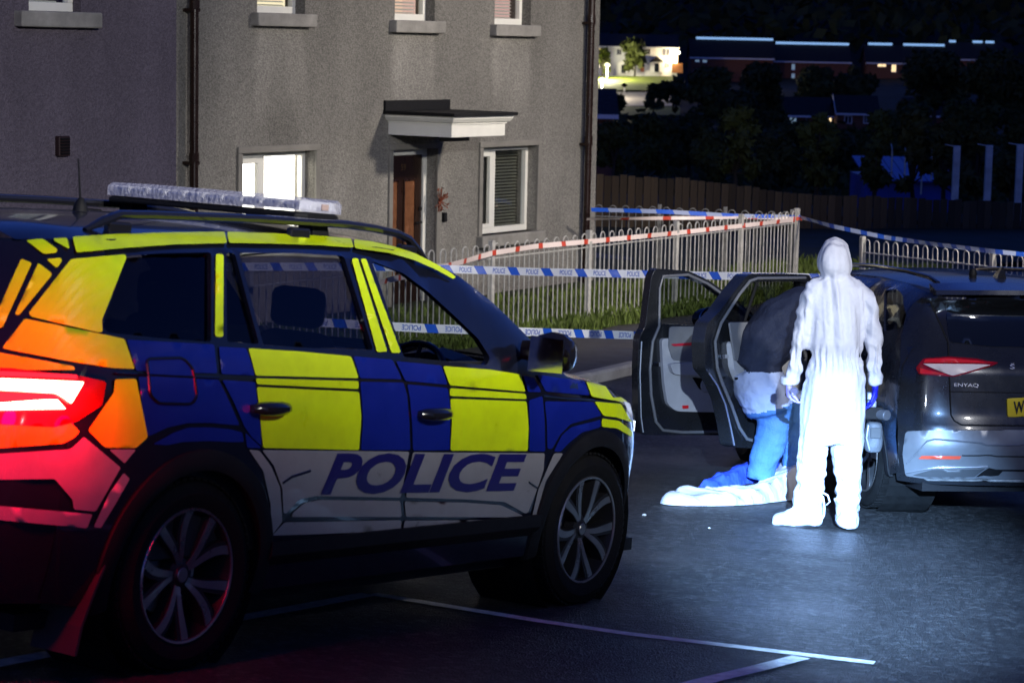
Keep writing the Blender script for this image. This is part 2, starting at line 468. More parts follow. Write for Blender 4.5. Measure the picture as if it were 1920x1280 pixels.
# ------------------------------------------------------------------ rendered houses
def pebbledash(name, c0, c1):
    m = bpy.data.materials.new(name); m.use_nodes = True; nt = m.node_tree; p = nt.nodes['Principled BSDF']
    tc = nt.nodes.new('ShaderNodeTexCoord')
    v = nt.nodes.new('ShaderNodeTexVoronoi'); v.inputs['Scale'].default_value = 70; v.feature = 'F1'
    nt.links.new(tc.outputs['Object'], v.inputs['Vector'])
    n = nt.nodes.new('ShaderNodeTexNoise'); n.inputs['Scale'].default_value = 26; n.inputs['Detail'].default_value = 8; n.inputs['Roughness'].default_value = .8
    nt.links.new(tc.outputs['Object'], n.inputs['Vector'])
    nb = nt.nodes.new('ShaderNodeTexNoise'); nb.inputs['Scale'].default_value = .9; nb.inputs['Detail'].default_value = 6
    mp = nt.nodes.new('ShaderNodeMapping'); mp.inputs['Scale'].default_value = (1, 1, .45); nt.links.new(tc.outputs['Object'], mp.inputs[0]); nt.links.new(mp.outputs[0], nb.inputs['Vector'])
    s1 = nt.nodes.new('ShaderNodeSeparateColor'); nt.links.new(v.outputs['Color'], s1.inputs[0])
    mix = nt.nodes.new('ShaderNodeMath'); mix.operation = 'MULTIPLY_ADD'; mix.inputs[1].default_value = .55
    nt.links.new(s1.outputs[0], mix.inputs[0])
    a2 = nt.nodes.new('ShaderNodeMath'); a2.operation = 'MULTIPLY'; a2.inputs[1].default_value = .55; nt.links.new(n.outputs[0], a2.inputs[0]); nt.links.new(a2.outputs[0], mix.inputs[2])
    cr = nt.nodes.new('ShaderNodeValToRGB'); e = cr.color_ramp.elements; e[0].position = .12; e[0].color = (*c0, 1); e[1].position = .95; e[1].color = (*c1, 1)
    nt.links.new(mix.outputs[0], cr.inputs[0])
    r = nt.nodes.new('ShaderNodeMapRange'); r.inputs[1].default_value = .3; r.inputs[2].default_value = .7; r.inputs[3].default_value = .72; r.inputs[4].default_value = 1.2
    nt.links.new(nb.outputs[0], r.inputs[0])
    vm = nt.nodes.new('ShaderNodeVectorMath'); vm.operation = 'SCALE'; nt.links.new(cr.outputs[0], vm.inputs[0]); nt.links.new(r.outputs[0], vm.inputs[3]); nt.links.new(vm.outputs[0], p.inputs['Base Color'])
    p.inputs['Roughness'].default_value = .9; p.inputs['Specular IOR Level'].default_value = .2
    b = nt.nodes.new('ShaderNodeBump'); b.inputs['Strength'].default_value = .9; b.inputs['Distance'].default_value = .012
    ad = nt.nodes.new('ShaderNodeMath'); ad.operation = 'ADD'; nt.links.new(v.outputs['Distance'], ad.inputs[0]); nt.links.new(n.outputs[0], ad.inputs[1])
    nt.links.new(ad.outputs[0], b.inputs['Height']); nt.links.new(b.outputs[0], p.inputs['Normal']); return m
wall_m = pebbledash('pebbledash', (.13, .125, .115), (.33, .315, .285))
sill_m = mat('sill_concrete', (.24, .23, .21), .8, bump=.3, bscale=60, var=.3, vscale=4)
band_m = mat('surround_render', (.20, .19, .17), .85, bump=.2, bscale=80, var=.2, vscale=3)
pipe_m = mat('brown_downpipe', (.016, .007, .005), .28, var=.2)
slate_m = mat('roof_slate', (.03, .03, .034), .6, bump=.3, bscale=20, var=.3)
room_m = mat('room_wall', (.6, .55, .45), .8)
pane_m = glassy('window_pane', (.92, .94, .95))
blind_m = mat('blind_slat', (.62, .60, .52), .5, var=.1)
blind_dark = mat('dark_blind_slat', (.13, .13, .10), .45, var=.15)

class Front:
    """a house front as a vertical plane; s along DS, h up, d towards the street"""
    def __init__(s, P0): s.P = P0; s.M = Matrix(((DS.x, -DN.x, 0, P0.x), (DS.y, -DN.y, 0, P0.y), (0, 0, 1, P0.z), (0, 0, 0, 1)))
    def sh(s, px, py, d=0.0):
        r = ray(px, py); r = Vector((r[0], r[1], r[2])); P = s.P + DN * d - Vector((0, 0, CZ))
        t = P.dot(DN) / r.dot(DN); q = r * t - (s.P - Vector((0, 0, CZ)))
        return (q.dot(DS), q.z)
    # local coordinates of the thing: x = s, y = into the house, z = up
def hole_wall(name, outline, holes, th, m, parent, step=None):
    vs, fs = tri2d(outline, holes, step)
    o = MB(); o.add([(x, 0, z) for x, z in vs], fs)
    for loop in list(holes) + [outline]:
        n = len(loop); o.add([(x, 0, z) for x, z in loop] + [(x, th, z) for x, z in loop], [(k, (k + 1) % n, n + (k + 1) % n, n + k) for k in range(n)])
    return o.build(name, m, parent)
def rect(s0, s1, h0, h1): return [(s0, h0), (s1, h0), (s1, h1), (s0, h1)]

H = Front(H0)
hm = thing('terraced_house', 'grey pebbledashed house with flat door canopy and brown downpipes behind the railings', 'house', M=H.M)
sL = H.sh(250, 300)[0]; sR = H.sh(1118, 300)[0]
HT = 5.4
def hole(pxl, pxr, pyt, pyb, pym=None):
    s0, h1 = H.sh(pxl, pyt); s1 = H.sh(pxr, (pym or pyt))[0]; h0 = H.sh(pxl, pyb)[1]
    return [s0, s1, h0, h1]
wl_ = hole(452, 590, 288, 420); wl_[2] = wl_[3] - 1.16
w2_ = hole(904, 1007, 277, 442)
dr_ = hole(735, 818, 282, 300); dr_[2] = -.02
u1_ = hole(482, 572, 23, 24); u1_[2] = H.sh(482, 24)[1]; u1_[3] = u1_[2] + 1.15
u2_ = hole(740, 815, 37, 38); u2_[2] = H.sh(740, 38)[1]; u2_[3] = u2_[2] + 1.15
u3_ = hole(927, 995, 45, 46); u3_[2] = H.sh(927, 46)[1]; u3_[3] = u3_[2] + 1.15
holes = [rect(*h) for h in (wl_, w2_, dr_, u1_, u2_, u3_)]
def stains_and_pale_base(m, boxes):
    """paler, washed strips of render below the upper sills"""
    nt = m.node_tree; p = nt.nodes['Principled BSDF']; src = p.inputs['Base Color'].links[0].from_socket
    tc = nt.nodes.new('ShaderNodeTexCoord'); nz = nt.nodes.new('ShaderNodeTexNoise'); nz.inputs['Scale'].default_value = 2.2; nz.inputs['Detail'].default_value = 8; nt.links.new(tc.outputs['Object'], nz.inputs['Vector'])
    sx = nt.nodes.new('ShaderNodeSeparateXYZ'); nt.links.new(tc.outputs['Object'], sx.inputs[0]); tot = None
    def op(k, a, b=0.0):
        n = nt.nodes.new('ShaderNodeMath'); n.operation = k
        for i, v in enumerate((a, b)):
            if isinstance(v, (int, float)): n.inputs[i].default_value = v
            else: nt.links.new(v, n.inputs[i])
        return n.outputs[0]
    wob = op('MULTIPLY', op('SUBTRACT', nz.outputs[0], .5), .35); X = op('ADD', sx.outputs[0], wob); Zc = op('ADD', sx.outputs[2], op('MULTIPLY', wob, 3.0))
    def ss(v, a, b):
        n = nt.nodes.new('ShaderNodeMapRange'); n.interpolation_type = 'SMOOTHSTEP'; nt.links.new(v, n.inputs[0]); n.inputs[1].default_value = a; n.inputs[2].default_value = b; return n.outputs[0]
    for a, b, top, bot in boxes:
        f = op('MULTIPLY', op('MULTIPLY', ss(X, a - .05, a + .12), ss(X, b + .05, b - .12)), op('MULTIPLY', ss(Zc, bot - .6, bot + .7), ss(sx.outputs[2], top + .02, top - .02)))
        tot = f if tot is None else op('MAXIMUM', tot, f)
    low = ss(Zc, 2.9, .9); tot = op('MAXIMUM', tot, op('MULTIPLY', low, .85))  # whole wall also made paler towards its foot
    k = op('MULTIPLY_ADD', tot, .30); k.node.inputs[2].default_value = .80
    v = nt.nodes.new('ShaderNodeVectorMath'); v.operation = 'SCALE'; nt.links.new(src, v.inputs[0]); nt.links.new(k, v.inputs[3]); nt.links.new(v.outputs[0], p.inputs['Base Color'])
stains_and_pale_base(wall_m, [(u[0] - .05, u[1] + .05, u[2] - .15, 2.4) for u in (u1_, u2_, u3_)])
hole_wall('wall', rect(sL, sR, -.6, HT), holes, .30, wall_m, hm)
MB().box(((sL + sR) / 2, 4.2, (HT - .6) / 2), (sR - sL - .02, .2, HT + .6)).build('back_wall', wall_m, hm)
MB().box((sR - .1, 2.2, (HT - .6) / 2), (.19, 3.8, HT + .6)).build('gable_wall', wall_m, hm)
MB().prism([(sL - .1, -.3, HT), (sL - .1, 4.6, HT), (sL - .1, 2.1, HT + 1.9)], (sR - sL + .3, 0, 0)).build('roof', slate_m, hm)
MB().box(((sL + sR) / 2, 2.2, 2.62), (sR - sL - .4, 3.6, .16)).build('floor_slab', room_m, hm)
def lit_room(h, col, s, dep=1.1):
    """a lit wall inside the house behind a window"""
    o = MB(); o.box(((h[0] + h[1]) / 2 + .8, .3 + dep, (h[2] + h[3]) / 2), (h[1] - h[0] + 1.9, .05, h[3] - h[2] + .6)); return o.build('lit_room_wall', emis('room_light', col, s), hm)
def window(h, dep=.14, split=None, blind=None, bm_=blind_m, lightfill=None, transom=False, gap=(.0, 1.0)):
    s0, s1, z0, z1 = h; fw = .06
    w = MB()
    for a, b, c, d in ((s0, s1, z0, z0 + fw + .02), (s0, s1, z1 - fw, z1), (s0, s0 + fw, z0 + fw + .02, z1 - fw), (s1 - fw, s1, z0 + fw + .02, z1 - fw)):
        w.box(((a + b) / 2, dep + .035, (c + d) / 2), (b - a, .07, d - c))
    root = w.build('window_frame', white_pvc, hm, bevel=.006)
    panes = []
    if split:
        sm = s0 + (s1 - s0) * split
        o = MB(); o.box((sm, dep + .034, (z0 + z1) / 2 + .01), (fw + .03, .075, z1 - z0 - 2 * fw - .02)); o.build('mullion', white_pvc, root, bevel=.005)
        o = MB()   # opening sash in the left light
        a, b, c, d = s0 + fw, sm - fw / 2 - .015, z0 + fw + .02, z1 - fw
        for e in ((a, b, c, c + .05), (a, b, d - .07, d), (a, a + .045, c + .05, d - .07), (b - .045, b, c + .05, d - .07)): o.box(((e[0] + e[1]) / 2, dep + .012, (e[2] + e[3]) / 2), (e[1] - e[0], .05, e[3] - e[2]))
        o.build('sash', white_pvc, root, bevel=.005)
        panes = [(a + .04, b - .04, c, d), (sm + fw / 2, s1 - fw, z0 + fw, z1 - fw)]
    else: panes = [(s0 + fw, s1 - fw, z0 + fw, z1 - fw)]
    for a, b, c, d in panes:
        o = MB(); o.box(((a + b) / 2, dep + .045, (c + d) / 2), (b - a, .006, d - c)); o.build('pane', pane_m, root)
        if blind:
            z = d - .03
            sl = MB(); sl.box((0, 0, 0), (b - a - .04, .032, .0025), Matrix.Rotation(math.radians(blind), 3, 'X'))
            me = None
            while z > c + .02:
                if me is None: ob = sl.build('blind_slat', bm_, root); me = ob
                else: ob = dup(me, parent=root)
                ob.location = ((a + b) / 2 + rnd.uniform(-.004, .004), dep + .13, z); ob.rotation_euler.x = rnd.uniform(-.05, .05)
                z -= .042
    return root
window(wl_, split=.40)
window(w2_, split=.36, blind=38, bm_=blind_dark)
for u in (u1_, u2_, u3_): window(u, blind=25)
lit_room(wl_, (1.0, .93, .80), 9.0, .9)
lit_room(u1_, (1.0, .85, .55), 1.3); lit_room(u2_, (1.0, .66, .48), 1.0); lit_room(u3_, (1.0, .62, .55), .75)
lamp('room_lamp', 'POINT', ((wl_[0] + wl_[1]) / 2, .55, wl_[3] + .1), 30, (1, .9, .75), hm, .1)
MB().box(((w2_[0] + w2_[1]) / 2, 1.2, (w2_[2] + w2_[3]) / 2), (2.4, .05, 2)).build('dark_room_wall', mat('dark_room', (.02, .02, .02), .9), hm)
# sills
for u, a, b in ((u1_, 471, 587), (u2_, 731, 826), (u3_, 919, 1003), (w2_, 900, 1012), (wl_, 446, 598)):
    py = 40; s0 = u[0] - .10; s1 = u[1] + .10
    MB().box(((s0 + s1) / 2, .05, u[2] - .075), (s1 - s0, .32, .15)).build('window_sill', sill_m, hm, bevel=.015)
# plaster bands round the ground floor openings
for h, full in ((wl_, 1), (w2_, 1), (dr_, 1)):
    s0, s1, z0, z1 = h; bw = .075
    o = MB()
    o.box(((s0 + s1) / 2, -.006, z1 + bw / 2), (s1 - s0 + 2 * bw, .05, bw))
    for c in (s0 - bw / 2, s1 + bw / 2): o.box((c, -.006, (z0 + z1) / 2), (bw, .05, z1 - z0 - .002))
    o.build('surround', band_m, hm, bevel=.008)
# door
s0, s1, z0, z1 = dr_
o = MB()
for a, b, c, d in ((s0, s0 + .07, z0, z1), (s1 - .07, s1, z0, z1), (s0 + .07, s1 - .07, z1 - .08, z1)): o.box(((a + b) / 2, .175, (c + d) / 2), (b - a, .07, d - c))
o.build('door_frame', white_pvc, hm, bevel=.006)
door_m = mat('dark_brown_door', (.022, .009, .005), .3, var=.3, vscale=4, coat=.3, bump=.1, bscale=30, stretch=(6, 6, .6))
amber = mat('amber_glass', (.17, .07, .032), .25, bump=.4, bscale=30, var=.3)
d_ = MB().box(((s0 + s1) / 2, .19, (z0 + z1) / 2 - .04), (s1 - s0 - .14, .045, z1 - z0 - .08)).build('door', door_m, hm, bevel=.005)
for k in (.20, .66):
    c = s0 + .07 + (s1 - s0 - .14) * k
    MB().box((c, .163, z1 - 1.02), (.20, .012, 1.22)).build('glazed_panel', amber, d_, bevel=.004)
    o = MB()
    for dx in (-.115, .115): o.box((c + dx, .16, z1 - 1.02), (.028, .02, 1.28))
    for dz in (-.63, .63): o.box((c, .16, z1 - 1.02 + dz), (.2, .02, .028))
    o.build('panel_moulding', door_m, d_, bevel=.004)
lettering('door_number', '59', lambda x, y: Vector(((s0 + s1) / 2 - .05 + .1 * x, .165, z1 - .27 + .08 * y)), mat('brass', (.25, .17, .07), .35, .8), d_, .01)
o = MB(); o.tube([(s1 - .12, .16, 1.0), (s1 - .12, .12, 1.0), (s1 - .25, .12, 1.0)], .011); o.tube([(s1 - .12, .15, 1.17), (s1 - .12, .14, 1.17)], .028, 12); o.build('door_handle', black_plastic, d_, smooth=True)
# canopy
c0, ct = H.sh(724, 190); c1 = H.sh(836, 190)[0]; cf = 1.02
zt_ = H.sh(723, 213)[1]
canopy = MB().box(((c0 + c1) / 2, -cf / 2 + .01, zt_ + .015), (c1 - c0 + .12, cf + .1, .04)).build('canopy', black_plastic, hm)
MB().box(((c0 + c1) / 2, -.012, (zt_ + ct) / 2 + .02), (c1 - c0 + .1, .04, ct - zt_ - .02)).build('flashing', black_plastic, canopy)
prof = [(0, 0), (0, -.03), (.03, -.07), (.06, -.085), (.06, -.10), (.075, -.10), (.075, -.25), (.10, -.25), (.10, 0)]
def fascia(a, b, inn):   # moulded white fascia along the canopy edge; a, b top outer points, inn inward direction
    o = MB(); a, b, inn = Vector(a), Vector(b), Vector(inn); t = (b - a).normalized()
    rr = [[p + inn * x + Vector((0, 0, z)) + (t if e == 0 else -t) * x * mit for x, z in prof] for e, (p, mit) in enumerate(((a, 1), (b, 1)))]
    o.rings(rr); return o.build('fascia', white_pvc, canopy)
zc = zt_ - .006
fascia((c0 - .02, -cf, zc), (c1 + .02, -cf, zc), (0, 1, 0))
for sx, inn in ((c0 - .02, (1, 0, 0)), (c1 + .02, (-1, 0, 0))):
    o = MB(); rr = [[Vector((sx, y, zc)) + Vector(inn) * x + Vector((0, 0, z)) + Vector((0, (x if y < -.1 else 0), 0)) for x, z in prof] for y in (-cf, -.0)]
    o.rings(rr); o.build('fascia', white_pvc, canopy)
MB().box(((c0 + c1) / 2, -cf / 2 + .02, zc - .235), (c1 - c0 - .14, cf - .12, .012)).build('soffit', white_pvc, canopy)
q = H.sh(835, 247, .95)
MB().box((c0 + .35, -.78, zc - .275), (.42, .16, .06)).build('porch_light', black_plastic, canopy, bevel=.01)
# downpipes with brackets
def pipe(pxc, d=.11):
    s = H.sh(pxc, 200, d)[0]
    p = MB().tube([(s, -d, -.5), (s, -d, HT - .1)], .048, 14).build('downpipe', pipe_m, hm, smooth=True)
    for z in (.5, 1.9, 3.55, 5.0):
        o = MB(); o.box((s, -d / 2, z), (.13, d + .06, .035)); o.lathe([(.055, -.05), (.058, -.05), (.058, .05), (.055, .05)], (s, -d, z + .06), (0, 0, 1), (1, 0, 0), 14); o.build('pipe_bracket', pipe_m, p)
pipe(364); pipe(1105)
o = MB(); s, h = H.sh(831, 407); o.box((s, -.02, h), (.06, .05, .12)); o.build('doorbell', black_plastic, hm, bevel=.008)
# withered plant hanging by the door
pl_m = mat('dry_red_leaf', (.18, .045, .02), .7, var=.4)
s, h = H.sh(818, 378); V = MB(); r = random.Random(4)
for k in range(26):
    a = r.uniform(0, 6.28); l = r.uniform(.05, .19); e = Vector((s + math.cos(a) * l * .6, -.05 - r.random() * .08, h + math.sin(a) * l)); V.tube([(s, -.06, h), e], [.008, .003], 4)
    n = Vector((r.uniform(-1, 1), r.uniform(-1, 1), r.uniform(-1, 1))).normalized() * .03; m_ = Vector((r.uniform(-1, 1), r.uniform(-1, 1), r.uniform(-1, 1))).normalized() * .018
    V.add([e - n, e + m_, e + n, e - m_], [(0, 1, 2, 3)])
ob = V.build('withered_plant', pl_m); ob.matrix_world = H.M; tag(ob, 'withered red plant hanging beside the brown front door', 'plant')

# the neighbouring house steps forward towards the street
H2 = Front(H0 + DN * 2.2)
hm2 = thing('terraced_house', 'plain grey rendered house wall with a small dark vent, stepping forward of its neighbour', 'house', M=H2.M)
r2 = H2.sh(330.5, 200)[0]; l2 = H2.sh(-260, 200)[0]
q0, qb = H2.sh(54, 16); q1 = H2.sh(137, 16)[0]
u4 = [q0, q1 + .1, qb - .02, qb + 1.2]
wall2_m = pebbledash('fine_render', (.085, .072, .092), (.17, .145, .18))
hole_wall('wall', rect(l2, r2, -.6, HT + .3), [rect(*u4)], .3, wall2_m, hm2)
MB().box((r2 - .1, 3.2, (HT - .3) / 2), (.19, 5.8, HT + .9)).build('return_wall', wall2_m, hm2)
MB().prism([(l2, -.3, HT + .3), (l2, 6.6, HT + .3), (l2, 3.1, HT + 2.3)], (r2 - l2 + .15, 0, 0)).build('roof', slate_m, hm2)
hm_, hm = hm, hm2
w4 = window(u4, dep=.10, blind=75)
MB().box(((u4[0] + u4[1]) / 2, .05, u4[2] - .07), (u4[1] - u4[0] + .35, .3, .14)).build('window_sill', sill_m, hm2, bevel=.015)
MB().box(((u4[0] + u4[1]) / 2, 1.3, (u4[2] + u4[3]) / 2), (2, .05, 2)).build('room_wall', emis('blue_room', (.25, .42, 1.0), .25), hm2)  # glowing board behind the pane stands for its blue reflection
s, h = H2.sh(114, 274)
o = MB().box((s, -.02, h), (.14, .06, .18)).build('air_vent', mat('vent_brown', (.02, .008, .008), .6), hm2, bevel=.01)
for k in range(6): MB().box((s, -.055, h - .065 + k * .026), (.11, .015, .010), Matrix.Rotation(.5, 3, 'X')).build('vent_slat', black_plastic, o)
hm = hm_

# ------------------------------------------------------------------ hoop-top railings
cream_steel = mat('cream_painted_steel', (.46, .45, .42), .45, .1, var=.25, vscale=12)
def hoop_mesh(w, hb, ht, r, m):
    """one bow: two uprights joined by an arch; local x along the fence"""
    pts = [(-w / 2, 0, hb)] + [(-w / 2, 0, ht - w / 2)]
    pts += [(-w / 2 * math.cos(a), 0, ht - w / 2 + w / 2 * math.sin(a)) for a in [math.pi * k / 8 for k in range(1, 8)]]
    pts += [(w / 2, 0, ht - w / 2), (w / 2, 0, hb)]
    o = MB(); o.tube(pts, r, 6, cap=False); return o
def railing(P, d, length, posts, pitch, h, label, base=None, m=cream_steel, pw=.06):
    """P foot of the first post; d unit direction; posts = distances along"""
    t = thing('railing', label, 'railing', M=Matrix(((d.x, -d.y, 0, P.x), (d.y, d.x, 0, P.y), (d.z, 0, 1, P.z), (0, 0, 0, 1))))
    first = None
    for p in posts:
        o = MB(); o.box((p, 0, h / 2 - .13), (pw, pw, h + .34)); o.build('post', m, t, bevel=.004)
    for a, b in zip(posts[:-1], posts[1:]):
        for z in (.09, h - .16):
            MB().box(((a + b) / 2, 0, z), (b - a - pw, .035, .012)).build('rail', m, t)
        n = max(1, round((b - a - pw) / pitch)); st = (b - a) / n
        for k in range(n):
            c = a + (k + .5) * st
            if first is None: ob = first = hoop_mesh(pitch * .5, .03, h, .0078, m).build('hoop', m, t, smooth=True)
            else: ob = dup(first, parent=t)
            ob.location = (c + rnd.uniform(-.003, .003), 0, rnd.uniform(-.004, .004)); ob.rotation_euler.y = rnd.uniform(-.006, .006)
    return t
def on_line(px, P, d):
    """distance along the vertical plane through P with direction d where the pixel column px meets it"""
    r = ray(px, 500); n = Vector((d.y, -d.x, 0)); r = Vector(r); t = (P - Vector((0, 0, CZ))).dot(n) / r.dot(n); q = r * t + Vector((0, 0, CZ))
    return (q - P).dot(Vector((d.x, d.y, 0)))
RH = 1.10
ps = [on_line(px, F0, DS) for px in (1103, 1266, 1387, 1491)]
pan = ps[1] - ps[0]
posts = [-3 * pan, -2 * pan, -pan] + ps
railing(F0 + Vector((0, 0, .0)), DS, 0, posts, .195, RH, 'pale hoop-top railing in front of the house, wound with red and white tape')
FC = F0 + DS * ps[3]                                        # corner post
hc = Vector((H0.x, H0.y, 0)) + DS * (sR + .05) - DN * .8
bd = Vector((hc.x - FC.x, hc.y - FC.y, 0)); bl = bd.length; bd.normalize()
pb = on_line(1243, FC, bd)
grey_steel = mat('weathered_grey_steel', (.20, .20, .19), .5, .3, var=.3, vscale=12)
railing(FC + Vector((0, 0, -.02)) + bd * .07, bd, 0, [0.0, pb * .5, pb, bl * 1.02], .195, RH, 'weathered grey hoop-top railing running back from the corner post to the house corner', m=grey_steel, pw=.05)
RA = at(1617, 560, 29.5); RA.z = at(1617, 445, 29.5).z - RH - .02
RB = at(1862, 560, 27.2); RB.z = at(1862, 462, 27.2).z - RH - .02
rd = (RB - RA); rl = math.hypot(rd.x, rd.y); sl = rd.z / rl; rd = Vector((rd.x / rl, rd.y / rl, sl))
railing(RA, rd, 0, [0, rl, rl * 2, rl * 3], .195, RH, 'pale hoop-top railing standing beyond the roof of the dark car')

# ------------------------------------------------------------------ close-boarded timber fence behind
plank_m = [mat('fence_plank_%d' % k, (.075 * s, .050 * s, .026 * s), .85, bump=.4, bscale=14, var=.35, vscale=8, stretch=(5, 5, .4)) for k, s in enumerate((1, 1.35, .75))]
WA = at(1080, 327, 43); WB = at(1990, 380, 45)
ft = thing('timber_fence', 'dark brown close-boarded timber fence beyond the railings', 'fence')
n = int((Vector((WB.x - WA.x, WB.y - WA.y, 0)).length) / .150); wd = Vector((WB.x - WA.x, WB.y - WA.y, 0)).normalized(); wn_ = Vector((wd.y, -wd.x, 0))
tops = [(1080, 325), (1300, 336), (1484, 362), (1700, 372), (1990, 382)]
base_pl = [MB().box((0, 0, 0), (.138, .022, 2.05)).build('plank', plank_m[k], ft, bevel=.004) for k in range(3)]
for i in range(n):
    p = WA.lerp(WB, i / n)
    px = 960 + (p.x / p.y) * F_PX * 1.0
    top = float(np.interp(px, [a for a, _ in tops], [b for _, b in tops])); zt2 = at(px, top, p.y).z + rnd.uniform(-.02, .02)
    k = i if i < 3 else rnd.randrange(3)
    ob = base_pl[k] if i < 3 else dup(base_pl[k], parent=ft)
    ob.matrix_local = Matrix.Translation(Vector((p.x, p.y, zt2 - 1.025)) + wn_ * (.02 if i % 2 else 0)) @ Matrix.Rotation(math.atan2(wd.y, wd.x) + rnd.uniform(-.02, .02), 4, 'Z') @ Matrix.Rotation(rnd.uniform(-.006, .006), 4, 'Y')
for z in (.5, 1.4):
    o = MB(); o.prism([WA - wn_ * .03 + Vector((0, 0, -z)), WB - wn_ * .03 + Vector((0, 0, -z)), WB - wn_ * .03 + Vector((0, 0, -z - .09)), WA - wn_ * .03 + Vector((0, 0, -z - .09))], -wn_ * .04); o.build('arris_rail', plank_m[0], ft)

# ------------------------------------------------------------------ police tapes
tape_w = mat('tape_white', (.80, .82, .86), .35, bump=.25, bscale=14, var=.05)
tape_b = mat('tape_blue', (.02, .11, .62), .35, bump=.25, bscale=14)
tape_r = mat('tape_red', (.55, .06, .03), .4, bump=.25, bscale=14)
tape_p = mat('tape_pink_white', (.78, .66, .62), .4, bump=.25, bscale=14)
def tape(name, label, pts, w, bands, mats, sag=0.0, twist=0.0, words=None, flip=False, group=None, lean=0.0):
    """a ribbon through 3D points; bands: repeating (length, material, slant)"""
    P = [Vector(p) for p in pts]; seg = [(b - a).length for a, b in zip(P[:-1], P[1:])]; L = sum(seg)
    def pos(s):
        s = max(0.0, min(L, s)); u = s / L; k = 0; q = s
        while k < len(seg) - 1 and q > seg[k]: q -= seg[k]; k += 1
        p = P[k].lerp(P[k + 1], q / seg[k]); return p - Vector((0, 0, sag * 4 * u * (1 - u)))
    def frame(s):
        a, b = pos(s - .05), pos(s + .05); t = (b - a).normalized(); hz = Vector((t.y, -t.x, 0)).normalized(); up = hz.cross(t) * (1 if hz.cross(t).z > 0 else -1)
        th = twist * math.sin(s * 1.7 + 1.1) + .12 * math.sin(s * 4.1) + lean
        return pos(s), up * math.cos(th) + hz * math.sin(th), (hz * math.cos(th) - up * math.sin(th))
    def pt(s, v, off=0.0):
        p, up, hz = frame(s); return p + up * (v * w) + hz * off
    o = MB(); s = 0.0; i = 0
    while s < L:
        ln, mi, sl = bands[i % len(bands)]; nsl = bands[(i + 1) % len(bands)][2]
        e = s + ln; n = max(1, int(ln / .06)); rows = []
        for k in range(n + 1):
            u = s + ln * k / n; rows.append([pt(u + sl * (v) * w * (1 - k / n) + nsl * v * w * (k / n), v) for v in (-.5, -.17, .17, .5)])
        o.rings(rows, cap=False, closed=False, mi=mi); s = e; i += 1
    ob = o.build(name, mats, recalc=False, smooth='all'); tag(ob, label, 'tape', group)
    if words:
        per = sum(b[0] for b in bands); c = words[1]; tw, th = words[2], words[3]; m = words[4]; k = 0
        while c < L - tw:
            cc = c
            def fn(x, y, cc=cc):
                if flip: x, y = 1 - x, 1 - y
                return pt(cc + tw * x, (y - .5) * th, .0025)
            lettering('lettering', words[0], fn, m, ob, .012)
            c += per
    return ob
def T(px, py, z): return at(px, py, z)
tape_txt = mat('tape_print_blue', (.02, .10, .50), .4)
PER = .325
tape('police_tape', 'blue and white POLICE tape stretched across, passing behind the open car doors at window height',
     [T(330, 500, 21), T(700, 500, 21.6), T(1000, 509.5, 22), T(1300, 516, 22.2), T(1560, 521, 22.3)], .075, [(.235, 0, -.6), (.09, 1, -.6)], [tape_w, tape_b], twist=.05, words=('POLICE', .075, .12, .62, tape_txt))
tape('police_tape', 'blue and white POLICE tape hung upside down just above the police car bonnet',
     [T(560, 602, 17.2), T(790, 615, 17.6), T(1000, 622.5, 18.2), T(1205, 629, 19.2), T(1300, 632, 19.6)], .066, [(.27, 0, -.5), (.105, 1, -.5)], [tape_w, tape_b], twist=.05, words=('POLICE', .07, .155, .62, tape_txt), flip=True)
fo = DN * .03
def FP(px, py, off=.03):
    r = Vector(ray(px, py)); P = F0 + DN * off - Vector((0, 0, CZ)); t = P.dot(DN) / r.dot(DN); return r * t + Vector((0, 0, CZ))
tape('hazard_tape', 'red and white tape tied along the top of the railing by the house',
     [FP(700, 532, 1.5), FP(835, 500, .5), FP(925, 474, .05), FP(1010, 461), FP(1103, 453), FP(1266, 437), FP(1385, 424), FP(1490, 412)], .058, [(.40, 0, 0), (.09, 1, 0)], [tape_p, tape_r], twist=.1, words=None)
tape('police_tape', 'darker blue tape strung from the house corner to the railing corner post',
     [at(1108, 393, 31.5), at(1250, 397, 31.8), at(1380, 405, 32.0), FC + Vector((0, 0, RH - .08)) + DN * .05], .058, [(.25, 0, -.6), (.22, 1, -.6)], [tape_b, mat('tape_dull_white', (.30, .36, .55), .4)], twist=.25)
tape('hazard_tape', 'thin twisted white and red tape from the house downpipe to the railing corner post',
     [at(1100, 411, 31.3), at(1250, 409, 31.7), at(1400, 408, 32.0), FC + Vector((0, 0, RH - .10)) + DN * .08], .05, [(.5, 0, 0), (.12, 1, 0)], [tape_p, tape_r], twist=.9)
tape('police_tape', 'blue and white tape sloping down from the corner post to the far railing',
     [FC + Vector((0, 0, RH - .08)) + DN * .05, at(1560, 424, 31), at(1660, 445, 30), at(1760, 459, 28.4), at(1860, 471, 27.1), at(2000, 485, 26)], .055, [(.22, 0, -.6), (.14, 1, -.6)], [mat('tape_shaded_white', (.45, .55, .8), .4), tape_b], twist=.4)

